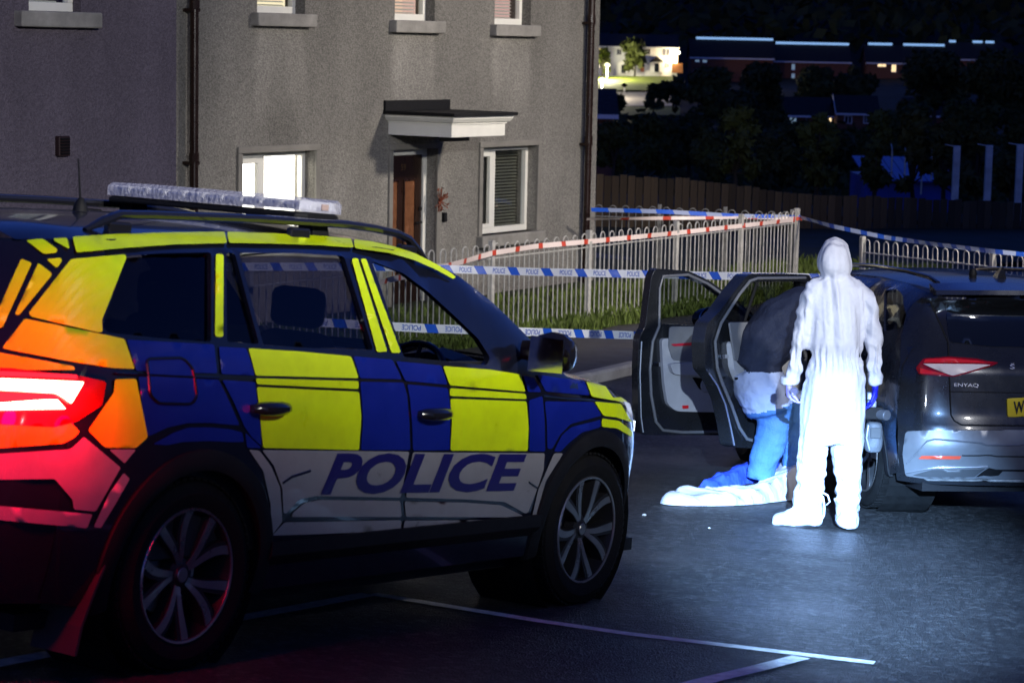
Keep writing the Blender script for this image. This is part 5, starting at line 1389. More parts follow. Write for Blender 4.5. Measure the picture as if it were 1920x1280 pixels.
def cloth_mat(name, col, rough=.6, sc=55, st=.4, trans=0.0, var=.05):
    m = mat(name, col, rough, bump=st, bscale=sc, var=var, vscale=6, bdist=.012)
    nt = m.node_tree; b = [n for n in nt.nodes if n.type == 'BUMP'][0]; tc = [n for n in nt.nodes if n.type == 'TEX_COORD'][0]
    for k, (s, dist, sx) in enumerate(((5.0, .05, (1, 1, .55)), (13.0, .02, (1, 1, .8)))):          # sharp creases
        n = nt.nodes.new('ShaderNodeTexNoise'); n.noise_type = 'RIDGED_MULTIFRACTAL'; n.inputs['Scale'].default_value = s; n.inputs['Detail'].default_value = 3; n.inputs['Distortion'].default_value = .6
        mp = nt.nodes.new('ShaderNodeMapping'); mp.inputs['Scale'].default_value = sx; nt.links.new(tc.outputs['Object'], mp.inputs[0]); nt.links.new(mp.outputs[0], n.inputs['Vector'])
        b2 = nt.nodes.new('ShaderNodeBump'); b2.inputs['Strength'].default_value = .35; b2.inputs['Distance'].default_value = dist
        nt.links.new(n.outputs[0], b2.inputs['Height']); nt.links.new(b.outputs[0], b2.inputs['Normal']); nt.links.new(b2.outputs[0], nt.nodes['Principled BSDF'].inputs['Normal']); b = b2
    return m
suit_m = cloth_mat('white_coverall', (.60, .61, .68), .65, 40, .35)
Zp = 14.72
foot = gp(1556, 984)
def suit_fold(co, n):
    x, y, z = co; p = (z - foot.z)
    d = .015 * N3(x * 9, y * 9, z * 2.2) + .010 * N3(x * 22, y * 22, z * 4 + 7)
    if .98 < p < 1.62:                                   # long drapes down the back
        d += .020 * (abs(N3(x * 17 + z * .9, 3.1, z * 1.3)) - .25) * min(1, (p - .98) * 6)
    if .98 < p < 1.66: d += .020 * ((1 - abs(N3(x * 12 + z * .6, 5.7, z * 1.0))) ** 4 - .35) * min(1, (p - .98) * 5) * min(1, (1.66 - p) * 6)
    w = math.exp(-((p - 1.085) / .07) ** 2)              # gathered waist
    d += w * (-.014 + .011 * math.sin(x * 175 + 2.5 * N3(x * 8, 0, z * 9)))
    d += .010 * math.exp(-((p - .98) / .10) ** 2) * N3(x * 26 + z * 2, 1.7, z * 3)
    if p < .62:                                          # crumpled trouser legs
        d += .018 * N3(x * 6, y * 6, z * 24) * min(1, (.62 - p) * 4) + .005 * N3(x * 14 + z * 20, y * 9, z * 30)
    ax = abs(x - at(1566, 600, Zp).x)
    if p > .9 and ax > .17: d += .018 * N3(x * 7, y * 8, z * 19 + x * 14)      # sleeves
    if p > 1.55: d += .006 * N3(x * 26, y * 26, z * 5)
    return d
torso = [(516, 1543, 1591, 26), (526, 1522, 1610, 32), (536, 1511, 1624, 37), (552, 1508, 1628, 41), (600, 1513, 1622, 46), (640, 1515, 1618, 46), (668, 1517, 1616, 43), (690, 1511, 1619, 47), (720, 1506, 1622, 50), (760, 1501, 1624, 52), (800, 1498, 1623, 50), (826, 1500, 1620, 45)]
legL = [(790, 1499, 1558, 40), (850, 1494, 1552, 38), (880, 1492, 1550, 37), (905, 1491, 1548, 36), (924, 1492, 1545, 34), (938, 1496, 1542, 30)]
legR = [(790, 1561, 1622, 40), (850, 1558, 1620, 38, .02), (880, 1561, 1618, 37, .03), (915, 1564, 1615, 35, .03), (940, 1567, 1611, 33, .03), (956, 1571, 1608, 28, .03)]
armL = [(534, 1510, 1545, 24), (560, 1502, 1534, 26), (600, 1490, 1524, 25), (630, 1482, 1518, 24), (655, 1477, 1511, 22), (680, 1472, 1507, 21), (700, 1468, 1501, 20), (718, 1464, 1494, 17)]
armR = [(534, 1592, 1626, 24), (560, 1608, 1640, 26), (600, 1617, 1650, 25), (630, 1622, 1655, 24), (660, 1625, 1656, 22), (690, 1627, 1655, 20), (718, 1630, 1653, 16)]
hoodc = [(449, 1558, 1574, 9), (452, 1550, 1581, 20), (460, 1542, 1588, 31), (474, 1536, 1593, 38), (490, 1533, 1596, 41), (503, 1534, 1596, 39), (513, 1538, 1593, 33), (524, 1541, 1592, 29)]
pr = thing('person', 'person in a white hooded coverall standing with their back turned beside the dark car', 'person', loc=foot)
def prt(o):
    o.parent = pr; o.matrix_parent_inverse = Matrix.Translation(-foot); return o
suit = solid('body', [hchain(c, Zp) for c in (torso, legL, legR, armL, armR, hoodc)], .0095, 3, suit_fold, suit_m); prt(suit)
# boot covers with tie straps
def boot_fold(co, n): return .009 * N3(co.x * 16, co.y * 16, co.z * 22) + .004 * N3(co.x * 45, co.y * 45, co.z * 40)
bootL = [hchain([(916, 1489, 1545, 37), (930, 1487, 1543, 37), (950, 1486, 1541, 34), (968, 1488, 1540, 30), (980, 1490, 1538, 26)], Zp),
         [ring(at(px, py, Zp), UPc * h * Zp / F_PX, FWc * w * Zp / F_PX, 16) for px, py, h, w in ((1542, 971, 10, 14), (1530, 969, 17, 22), (1505, 968, 19, 24), (1480, 971, 16, 25), (1462, 973, 13, 23), (1451, 976, 9, 15), (1447, 978, 4, 7))]]
bootR = [hchain([(934, 1564, 1612, 34, .03), (950, 1567, 1610, 34, .03), (966, 1568, 1609, 34, .02), (978, 1566, 1611, 38, .02), (986, 1568, 1608, 34, .02)], Zp),
         [ring(at(1588, y, Zp + dz), RTc * w * Zp / F_PX, UPc * h * Zp / F_PX, 16) for dz, y, w, h in ((-.10, 977, 18, 10), (-.05, 976, 22, 13), (.06, 972, 23, 16), (.16, 968, 22, 13), (.21, 966, 12, 7))]]
for c in (bootL, bootR): prt(solid('boot_cover', c, .0095, 3, boot_fold, suit_m))
sole_m = mat('boot_sole', (.03, .03, .035), .7)
o = MB(); o.rings([ring(at(px, 984, Zp), FWc * w * Zp / F_PX, UPc * .012, 10) for px, w in ((1536, 14), (1500, 20), (1470, 20), (1453, 12))]); prt(o.build('sole', sole_m, smooth=True))
for pts in ([(1543, 930), (1546, 950), (1545, 966), (1538, 978), (1526, 984), (1512, 988)], [(1541, 922), (1552, 928), (1556, 940), (1550, 946)]):
    o = MB(); o.tube([at(a, b, Zp - .10 + .02 * k) for k, (a, b) in enumerate(pts)], .006, 6, flat=.6); prt(o.build('tie_strap', suit_m, smooth=True))
for ch in ([(712, 1463, 1496, 19), (720, 1463, 1495, 19)], [(711, 1628, 1655, 18), (719, 1628, 1654, 18)]):
    prt(solid('cuff', [hchain([(ch[0][0] - 6, ch[0][1] + 1, ch[0][2] - 1, 17)] + ch, Zp)], .006, 1, None, suit_m))
# face (turned away): mask and goggles inside the hood
o = MB(); c = at(1565, 490, Zp + .10); o.rings([ring(c + FWc * d + UPc * (-.005), RTc * w, UPc * h, 16) for d, w, h in ((-.02, .07, .095), (.015, .066, .09), (.035, .05, .07), (.045, .02, .04))]); prt(o.build('face', mat('skin', (.45, .28, .2), .55), smooth=True))
o = MB(); c = at(1565, 500, Zp + .13); o.rings([ring(c + FWc * d, RTc * w, UPc * h, 14) for d, w, h in ((-.02, .055, .045), (.015, .05, .042), (.04, .025, .02))]); prt(o.build('face_mask', suit_m, smooth=True))
# gloved hands: palm, four unequal fingers and a thumb, each finger its own chain rooted in the palm
def hand(px, py, Z, side, curl, m, tilt=0.0, spread=1.0):
    """hangs below the wrist at (px, py); side = +1 thumb to the right of the picture; curl 0..1"""
    w = at(px, py, Z); dn = Vector((tilt, 0, -1)).normalized(); rt = Vector((1, 0, tilt)).normalized() * side; fw = Vector((0, 1, 0))
    ch = [[ring(w + dn * t, fw * a, rt * b, 14) for t, a, b in ((-.03, .026, .026), (.0, .030, .024), (.03, .040, .020), (.065, .045, .019), (.09, .042, .016))]]
    for k, (off, L) in enumerate(((-.033, .070), (-.011, .080), (.011, .075), (.032, .058))):       # fingers side by side along depth
        p = w + dn * .08 + fw * off * spread; d = dn.copy(); pts = [p - dn * .02]; rad = [.0105]
        for j in range(4):
            pts.append(p.copy()); rad.append((.0105, .0102, .0095, .0085)[j])
            d = (d + rt * curl * (.75, .95, .9, .6)[j]).normalized(); p = p + d * L / 3.0
        pts.append(p); rad.append(.006)
        rr = []
        for i in range(len(pts)):
            t = (pts[min(i + 1, len(pts) - 1)] - pts[max(i - 1, 0)]).normalized(); a = (fw - t * fw.dot(t)).normalized(); b = t.cross(a); rr.append(ring(pts[i], a * rad[i], b * rad[i], 8))
        ch.append(rr)
    p = w + dn * .035 - fw * .03; d = (dn * .6 - fw * .75 + rt * .3).normalized(); pts = [p, p + d * .03, p + d * .05 + (dn + rt * curl).normalized() * .022, p + d * .055 + (dn + rt * curl).normalized() * .05]
    rr = []
    for i in range(4):
        t = (pts[min(i + 1, 3)] - pts[max(i - 1, 0)]).normalized(); a = (rt - t * rt.dot(t)).normalized(); b = t.cross(a); r = (.014, .013, .011, .008)[i]; rr.append(ring(pts[i], a * r, b * r, 8))
    ch.append(rr)
    return solid('gloved_hand', ch, .0042, 2, lambda c, n: .0015 * N3(c.x * 70, c.y * 70, c.z * 70), m)
gl_l = cloth_mat('lilac_glove', (.42, .36, .80), .45); gl_b = cloth_mat('blue_glove', (.015, .02, .55), .45)
prt(hand(1479, 718, Zp - .01, 1, .85, gl_l, tilt=.05)); prt(hand(1641, 719, Zp, -1, .35, gl_b))
# torch in the left hand
tz = at(1489, 733, Zp - .07); ax = Vector((-.12, .95, -.28)).normalized()
tt = thing('torch', 'dark hand torch held in the left hand of the person in the white coverall', 'torch', loc=tz)
o = MB(); o.lathe([(.0, .02), (.022, .02), (.026, .0), (.027, .01), (.024, .05), (.017, .06), (.016, .17), (.012, .175), (.0, .175)], (0, 0, 0), ax, (1, 0, 0), 20); o.build('barrel', black_plastic, tt, smooth=35)
o = MB(); o.lathe([(.0, .004), (.021, .004), (.023, .001)], (0, 0, 0), ax, (1, 0, 0), 20); o.build('lens', mat('torch_lens', (.12, .12, .2), .1, coat=1), tt)
o = MB(); o.lathe([(.0235, -.002), (.027, -.002), (.0275, .012), (.024, .013)], (0, 0, 0), ax, (1, 0, 0), 20); o.build('bezel', chrome, tt)
# camera with flash and a grey bag hanging at the right hip
sil = mat('silver_case', (.55, .58, .65), .3, .6)
cp = at(1636, 772, Zp + .12); ct_ = thing('camera', 'silver and black camera with flash hanging at the hip of the white coverall', 'camera', loc=cp)
MB().box((0, 0, -.005), (.13, .07, .085)).build('camera_body', black_plastic, ct_, bevel=.012)
MB().box((-.01, 0, .055), (.06, .06, .045)).build('prism_housing', sil, ct_, bevel=.01); MB().box((-.012, -.005, .105), (.062, .05, .05)).build('flash_head', sil, ct_, bevel=.008)
MB().box((-.012, -.034, .105), (.05, .006, .034)).build('flash_window', mat('flash_window', (.8, .82, .85), .15), ct_, bevel=.002)
o = MB(); o.lathe([(.0, .07), (.030, .07), (.034, .065), (.035, .02), (.038, .0)], (.045, -.01, -.01), (.55, -.8, 0), (0, 0, 1), 20); lo = o.build('lens_barrel', mat('lens_grey', (.10, .105, .12), .35, .3), ct_, smooth=35)
o = MB(); o.tube([(-.06, 0, .04), (-.10, -.05, .25), (-.12, -.10, .42)], .008, 6, flat=2.0); o.build('strap', black_plastic, ct_, smooth=True)
bp_ = at(1638, 818, Zp + .14); bt = thing('equipment_bag', 'small dark grey bag hanging below the camera at the hip', 'bag', loc=bp_)
def bagf(c, n): return .004 * N3(c.x * 25, c.y * 25, c.z * 25)
so = solid('bag_body', [[ring(Vector((0, 0, z)), RTc * w, FWc * d, 16) for z, w, d in ((-.10, .03, .03), (-.095, .05, .045), (-.05, .062, .055), (.03, .060, .05), (.085, .05, .045), (.095, .03, .03))]], .006, 2, bagf, mat('grey_nylon', (.10, .11, .125), .55, bump=.3, bscale=150)); so.parent = bt
o = MB(); o.tube([(-.045, -.055, .08), (-.055, -.062, 0), (-.03, -.05, -.08)], .006, 6); o.build('piping', sil, bt, smooth=True); MB().box((.005, -.052, .03), (.07, .014, .07)).build('flap', mat('grey_flap', (.05, .055, .06), .6), bt, bevel=.006)
o = MB(); o.tube([(-.04, 0, .09), (-.07, -.05, .30), (-.09, -.10, .50)], .007, 6, flat=2.0); o.build('strap', black_plastic, bt, smooth=True)

# person leaning into the back of the car
Zq = 16.25
foot2 = gp(1425, 905)
navy_m = cloth_mat('navy_jacket', (.012, .017, .040), .8, 60, .5, var=.15); pale_m = cloth_mat('pale_rolled_coverall', (.38, .45, .66), .65, 30, .5); jean_m = cloth_mat('pale_blue_jeans', (.06, .17, .42), .75, 90, .5, var=.2)
p2 = thing('person', 'person in navy top and pale jeans bending into the back of the dark car', 'person', loc=foot2)
def prt2(o): o.parent = p2; o.matrix_parent_inverse = Matrix.Translation(-foot2); return o
def f2(co, n): return .012 * N3(co.x * 8, co.y * 8, co.z * 8) + .006 * N3(co.x * 20, co.y * 20, co.z * 18)
def f3(co, n): return .009 * N3(co.x * 7, co.y * 7, co.z * 22) + .005 * N3(co.x * 18 + co.z * 25, co.y * 18, co.z * 34)
zj = at(1425, 692, Zq).z; zk = at(1440, 762, Zq).z
def mf(c): return 0 if c.z > zj - .015 * N3(c.x * 9, c.y * 9, 0) - (c.x - at(1425, 692, Zq).x) * .02 else (1 if c.z > zk + (c.x - at(1440, 762, Zq).x) * .25 else 2)
body2 = solid('body', [tchain([(1404, 694, 38), (1430, 652, 51), (1466, 612, 57), (1508, 590, 57, .05), (1556, 584, 48, .1)], Zq, 1.1),
                       tchain([(1412, 690, 42), (1424, 720, 52), (1440, 752, 50), (1446, 775, 44)], Zq, 1.1),
                       tchain([(1444, 745, 42), (1453, 790, 35), (1446, 826, 31), (1432, 862, 28), (1424, 900, 25)], Zq, 1.0),
                       tchain([(1470, 745, 40, .12), (1492, 800, 33, .14), (1496, 850, 29, .14), (1492, 902, 25, .14)], Zq, 1.0),
                       tchain([(1540, 596, 22, .1), (1580, 640, 19, .1), (1620, 660, 16, .1)], Zq, 1.0)], .013, 4, lambda c, n: f2(c, n) if c.z > zk else f3(c, n), [navy_m, pale_m, jean_m], mat_fn=mf); prt2(body2)
hd = MB(); c = at(1595, 598, Zq + .2); hd.rings([ring(c + RTc * t, UPc * a, FWc * a * .85, 16) for t, a in ((-.11, .03), (-.08, .075), (-.02, .10), (.05, .095), (.10, .05), (.115, .02))]); hdo = prt2(hd.build('head', mat('hair_dark', (.02, .015, .01), .7, bump=.5, bscale=60), smooth=True))
for px, dz in ((1418, 0.0), (1488, .14)):
    o = MB(); q = at(px, 906, Zq + dz); q.z = gz(q.x, q.y); o.rings([ring(q + Vector((t, 0, h)), UPc * h * .98, FWc * w, 14) for t, h, w in ((-.17, .02, .025), (-.14, .035, .045), (-.05, .045, .05), (.04, .05, .045), (.09, .045, .035), (.11, .02, .015))]); prt2(o.build('shoe', mat('dark_shoe', (.02, .02, .025), .6), smooth=True))
# garments trailing on the ground
def rdg(v, p=2.0): return (1 - min(1, abs(v) * 1.6)) ** p
def drape(name, poly, base, rise, amp, m, ang=0.5, seed=0.0):
    """a thin crumpled sheet lying on the ground inside a traced outline"""
    q = [gp(*p) for p in smooth_poly(poly, 8)]; o2 = densify([(p.x, p.y) for p in q], .02)
    o2 = [(x + .010 * N3(x * 14, y * 14, seed), y + .012 * N3(x * 14, y * 14, seed + 5)) for x, y in o2]
    vs, fs = tri2d(o2, (), .016); E = np.array(o2); c, s = math.cos(ang), math.sin(ang); out = []
    for x, y in vs:
        e = min(1.0, float(np.min(np.hypot(E[:, 0] - x, E[:, 1] - y))) / .05); u = x * c + y * s; w = -x * s + y * c
        wv = w + .05 * N3(u * 4, w * 4, seed)
        h = .65 * rdg(N3(u * 1.6, wv * 6.5, seed), 1.6) + .40 * rdg(N3(u * 3.5 + w * 4, wv * 3, seed + 3), 1.6)
        out.append((x, y, gz(x, y) + .006 + e ** .6 * (base + amp * h + rise(x, y))))
    b = MB(); b.add(out, fs); ob = b.build(name, m, smooth='all'); return ob
cov_m = cloth_mat('discarded_white_fabric', (.52, .52, .56), .65, 30, .3)
xa, xb = gp(1380, 930).x, gp(1500, 930).x
def up_(x, y): return .17 * max(0.0, min(1.0, (x - xa) / (xb - xa))) ** 1.4
cv = drape('discarded_coverall', [(1234, 945), (1246, 941), (1264, 938), (1300, 938), (1345, 938), (1390, 935), (1430, 926), (1470, 916), (1510, 903), (1524, 915), (1524, 936), (1470, 940), (1425, 946), (1380, 949), (1330, 950), (1265, 949)], .035, up_, .075, cov_m, .15)
tag(cv, 'discarded white coverall trailing across the tarmac below the open door', 'coverall')
blue_m = cloth_mat('blue_plastic', (.05, .11, .72), .4, 30, .4)
xc, xd = gp(1330, 920).x, gp(1480, 910).x
def up2(x, y): return .03 + .19 * max(0.0, min(1.0, (x - xc) / (xd - xc))) ** 1.2
bl_ = drape('blue_garment', [(1300, 930), (1318, 924), (1350, 921), (1395, 915), (1440, 906), (1478, 896), (1490, 906), (1455, 917), (1410, 925), (1375, 931), (1345, 937), (1318, 936)], .05, up2, .06, blue_m, .3, 4.0)
tag(bl_, 'crumpled blue plastic garment lying over the white coverall on the tarmac', 'garment')

# ------------------------------------------------------------------ the far hillside
HY = [45.5, 60, 90, 150, 260, 330, 385, 440, 520, 650, 900, 1300]
HZ = [-4.6, -7, -10.5, -14.5, -15.5, -13.5, -8.6, -6.0, 8, 30, 44, 50]
def hz(x, y): return float(np.interp(y, HY, HZ)) + CZ + 1.2 * N3(x * .02, y * .02, .5) * min(1, (y - 45) / 60)
hill = MB(); hx = [-400, -250, -150, -90, -50, -25, -10, 0, 8, 16, 24, 32, 40, 50, 62, 76, 92, 110, 140, 200, 300, 450]; hy = [45.5, 50, 56, 64, 75, 90, 110, 135, 165, 200, 240, 280, 310, 335, 360, 385, 400, 415, 430, 445, 465, 500, 550, 620, 720, 900, 1300]
hill.add([(x, y, hz(x, y)) for y in hy for x in hx], [(j * len(hx) + i, j * len(hx) + i + 1, (j + 1) * len(hx) + i + 1, (j + 1) * len(hx) + i) for j in range(len(hy) - 1) for i in range(len(hx) - 1)])
struct(hill.build('hillside', mat('hillside_grass', (.010, .012, .002), .95, var=.4, vscale=.08), smooth='all'))
brick_m = mat('far_brick', (.16, .06, .035), .85, var=.2, vscale=1.5); white_r = mat('far_white_render', (.72, .72, .70), .8, var=.06, vscale=.6)
frame_m = mat('far_white_trim', (.75, .76, .78), .5); dark_pane = mat('far_dark_pane', (.015, .02, .03), .1, coat=.6); roof_m = mat('far_roof_tile', (.016, .013, .011), .75, var=.25, vscale=2)
warm_w = emis('warm_window', (1.0, .72, .38), 1.6); cool_w = emis('cool_window', (.45, .70, 1.0), .35); dim_w = emis('dim_window', (.9, .75, .6), .5)
strip_m = emis('lit_ridge_strip', (.30, .55, 1.0), .85)  # glow put on the ridges in place of reflected sky
def far_house(label, Z, x0, x1, ye, yb, yr, wallm, wins=(), group=None, strip_=None, verge=False, gable_right=False, depth=8, name='far_house'):
    """a house squarely facing the camera: pixel extents of eaves, base and ridge"""
    A = at(x0, ye, Z); B = at(x1, ye, Z); zb = min(at(x0, yb, Z).z, at(x1, yb, Z).z); W = B.x - A.x; ze = (A.z + B.z) / 2
    O = Vector(((A.x + B.x) / 2, (A.y + B.y) / 2, zb)); t = thing(name, label, 'house', loc=O, group=group); h = ze - zb; e = .0
    Yd = depth; hr = at((x0 + x1) / 2, yr, Z + depth / 2).z - zb
    k = MB(); k.box((0, Yd / 2, h / 2 - 2), (W, Yd, h + 4)); k.build('wall', wallm, t)
    g = MB()
    for sx in (-1, 1): g.prism([(sx * (W / 2 - .1), .02, h), (sx * (W / 2 - .1), Yd - .02, h), (sx * (W / 2 - .1), Yd / 2, hr - .1)], (-sx * .1 if sx > 0 else .1, 0, 0))
    g.build('gable', wallm, t)
    r = MB(); o = .3
    for s in (0, 1):
        y0, y1 = (-.4, Yd / 2) if s == 0 else (Yd + .4, Yd / 2)
        r.prism([(-W / 2 - o, y0, h - .15), (W / 2 + o, y0, h - .15), (W / 2 + o, y1, hr), (-W / 2 - o, y1, hr)], (0, 0, .16))
    ro = r.build('roof', roof_m, t)
    MB().box((0, -.42, h - .12), (W + .6, .14, .26)).build('fascia', frame_m, t)
    if verge:
        v = MB(); v.prism([(-W / 2 - o - .02, -.4, h - .15), (-W / 2 - o - .02, Yd / 2, hr), (-W / 2 - o - .02, Yd / 2, hr + .3), (-W / 2 - o - .02, -.4, h + .15)], (-.06, 0, 0)); v.build('verge_board', frame_m, t)
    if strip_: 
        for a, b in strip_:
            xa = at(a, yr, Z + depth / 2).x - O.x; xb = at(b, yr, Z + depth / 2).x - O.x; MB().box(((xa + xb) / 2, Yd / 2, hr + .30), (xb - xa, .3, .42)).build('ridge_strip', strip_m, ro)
    for wx0, wx1, wy0, wy1, wm in wins:
        a = at(wx0, wy1, Z) - O; b = at(wx1, wy0, Z) - O; w, hh = b.x - a.x, b.z - a.z; c = ((a.x + b.x) / 2, -.03, (a.z + b.z) / 2)
        f = MB(); 
        for q in (((0, 0, hh / 2 - .05), (w, .10, .1)), ((0, 0, -hh / 2 + .05), (w, .10, .1)), ((-w / 2 + .05, 0, 0), (.1, .10, hh - .2)), ((w / 2 - .05, 0, 0), (.1, .10, hh - .2)), ((0, 0, 0), (.08, .10, hh - .2))): f.box(Vector(q[0]) + Vector(c), q[1])
        fo = f.build('window', frame_m, t); MB().box((c[0], -.005, c[2]), (w - .16, .03, hh - .16)).build('pane', wm, fo)
    return t, O
WZ = 405
wh, WO = far_house('white rendered two-storey house on the far hillside, lit by a warm wall lamp', WZ, 1100, 1271, 88, 141, 66, white_r, [(1210, 1220, 91, 103, dark_pane), (1241, 1257, 91, 106, dim_w), (1156, 1166, 92, 104, dark_pane), (1119, 1127, 90, 98, warm_w), (1245, 1256, 117, 128, dim_w), (1120, 1127, 120, 130, dark_pane)], depth=9)
def wloc(px, py, off=0.0): p = at(px, py, WZ) - WO; return Vector((p.x, -off, p.z))
for a, b, top, bot, lit in ((1219, 1243, 116, 136, 0), (1158, 1180, 119, 138, 1)):
    p = wloc(a, top, .9); q = wloc(b, bot, .9); po = MB(); po.box(((p.x + q.x) / 2, -.55, (p.z + q.z) / 2), (q.x - p.x, 1.1, p.z - q.z)); pob = po.build('porch', white_r, wh)
    MB().prism([(p.x - .15, -1.2, p.z), (q.x + .15, -1.2, p.z), ((p.x + q.x) / 2, -1.2, p.z + .95)], (0, 1.2, 0)).build('porch_roof', roof_m if not lit else white_r, pob)
    MB().box(((p.x + q.x) / 2, -1.12, (p.z + q.z) / 2 - .1), (.8, .05, p.z - q.z - .3)).build('porch_door', dark_pane, pob)
p, q = wloc(1201, 117), wloc(1208, 135); MB().box(((p.x + q.x) / 2, -.06, (p.z + q.z) / 2), (q.x - p.x, .1, p.z - q.z)).build('door', mat('orange_door', (.5, .14, .05), .6), wh)
p, q = wloc(1258, 119), wloc(1278, 137); MB().box((q.x - .8, -1.0, (p.z + q.z) / 2), (1.8, 1.4, p.z - q.z)).build('brick_extension', mat('far_orange_brick', (.42, .17, .06), .8, var=.15, vscale=3), wh)
p = wloc(1273, 99, .4); MB().box(p, (.35, .35, .45)).build('wall_lamp', emis('wall_lamp_glow', (1, .95, .8), 6), wh)
lamp('wall_lamp_light', 'POINT', p + Vector((-1.0, -1.4, -1.0)), 1500, (1, .80, .45), wh, .3)
p = wloc(1190, 112, 6); lamp('porch_light', 'POINT', p, 1500, (1, .86, .62), wh, .4)  # added point light, floating before the facade to brighten it
def far_lamp(px, py, Z, base_py, e, col, label, light=0):
    T_ = at(px, py, Z); b = at(px, base_py, Z); t = thing('far_street_lamp', label, 'street lamp', loc=b, group='street lamps on the far hillside'); h = T_.z - b.z
    MB().tube([(0, 0, -.5), (0, 0, h - .2)], .10, 8).build('pole', galv, t); o = MB(); o.rings([[(-w, -w, z), (w, -w, z), (w, w, z), (-w, w, z)] for w, z in ((.12, h - .35), (.55, h), (.12, h + .35))]); o.build('lantern', emis('lantern_glow', col, e), t)
    if light: lamp('lantern_light', 'POINT', (0, -1.2, h - .6), light, col, t, .4)
    return t
far_lamp(1138, 122, 392, 148, 3.0, (1, .92, .6), 'glowing street lamp standing on the green before the white far house', 9000)
far_lamp(1170, 160, 372, 195, .0, (1, .9, .6), 'unlit lamp post beside the lit far road below the green', 0)
# lit green and road in front of the white house
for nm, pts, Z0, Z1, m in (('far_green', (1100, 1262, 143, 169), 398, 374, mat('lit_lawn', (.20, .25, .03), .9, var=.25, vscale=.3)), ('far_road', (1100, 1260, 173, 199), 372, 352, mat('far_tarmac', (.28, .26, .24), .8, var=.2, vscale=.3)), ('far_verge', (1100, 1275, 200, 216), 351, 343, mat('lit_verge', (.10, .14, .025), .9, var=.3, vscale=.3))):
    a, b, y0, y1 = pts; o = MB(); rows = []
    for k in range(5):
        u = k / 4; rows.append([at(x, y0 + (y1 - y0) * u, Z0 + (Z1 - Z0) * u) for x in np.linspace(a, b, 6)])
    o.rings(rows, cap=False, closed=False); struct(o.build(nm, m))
q = at(1150, 165, 362); lt_ = far_lamp(1128, 150, 363, 186, 4.0, (1, .88, .66), 'bright street lamp at the house corner lighting the far road', 6000)
UG = 'far houses with a pale lit strip along the ridge'
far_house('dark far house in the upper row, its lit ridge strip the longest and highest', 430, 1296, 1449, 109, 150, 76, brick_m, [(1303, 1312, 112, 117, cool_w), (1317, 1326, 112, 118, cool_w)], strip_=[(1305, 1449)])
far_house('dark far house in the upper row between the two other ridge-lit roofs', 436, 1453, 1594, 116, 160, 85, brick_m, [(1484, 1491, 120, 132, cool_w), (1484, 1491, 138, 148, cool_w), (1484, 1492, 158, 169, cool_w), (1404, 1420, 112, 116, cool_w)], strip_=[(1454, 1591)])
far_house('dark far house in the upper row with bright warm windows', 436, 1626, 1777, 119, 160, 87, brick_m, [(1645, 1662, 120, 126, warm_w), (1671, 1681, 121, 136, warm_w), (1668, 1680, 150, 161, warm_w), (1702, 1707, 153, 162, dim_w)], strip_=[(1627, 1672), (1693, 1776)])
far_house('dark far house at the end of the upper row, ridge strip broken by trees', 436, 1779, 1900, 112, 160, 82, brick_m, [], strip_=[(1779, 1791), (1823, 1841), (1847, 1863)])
far_house('brick far house in the lower row with one warm lit window', 330, 1462, 1560, 217, 262, 184, brick_m, [(1480, 1494, 220, 235, cool_w), (1546, 1560, 220, 237, warm_w), (1511, 1513, 219, 234, frame_m)], depth=7)
far_house('brick far house in the lower row with white verge board and dark white-framed windows', 326, 1571, 1647, 213, 262, 181, brick_m, [(1583, 1598, 217, 232, dark_pane), (1619, 1630, 216, 232, dark_pane)], verge=True, depth=7)
far_house('mostly hidden brick far house at the end of the lower row', 330, 1700, 1781, 217, 262, 186, brick_m, [], depth=7)
far_house('low dark far house half hidden by the near house wall', 140, 1040, 1150, 214, 260, 170, brick_m, [], depth=7)

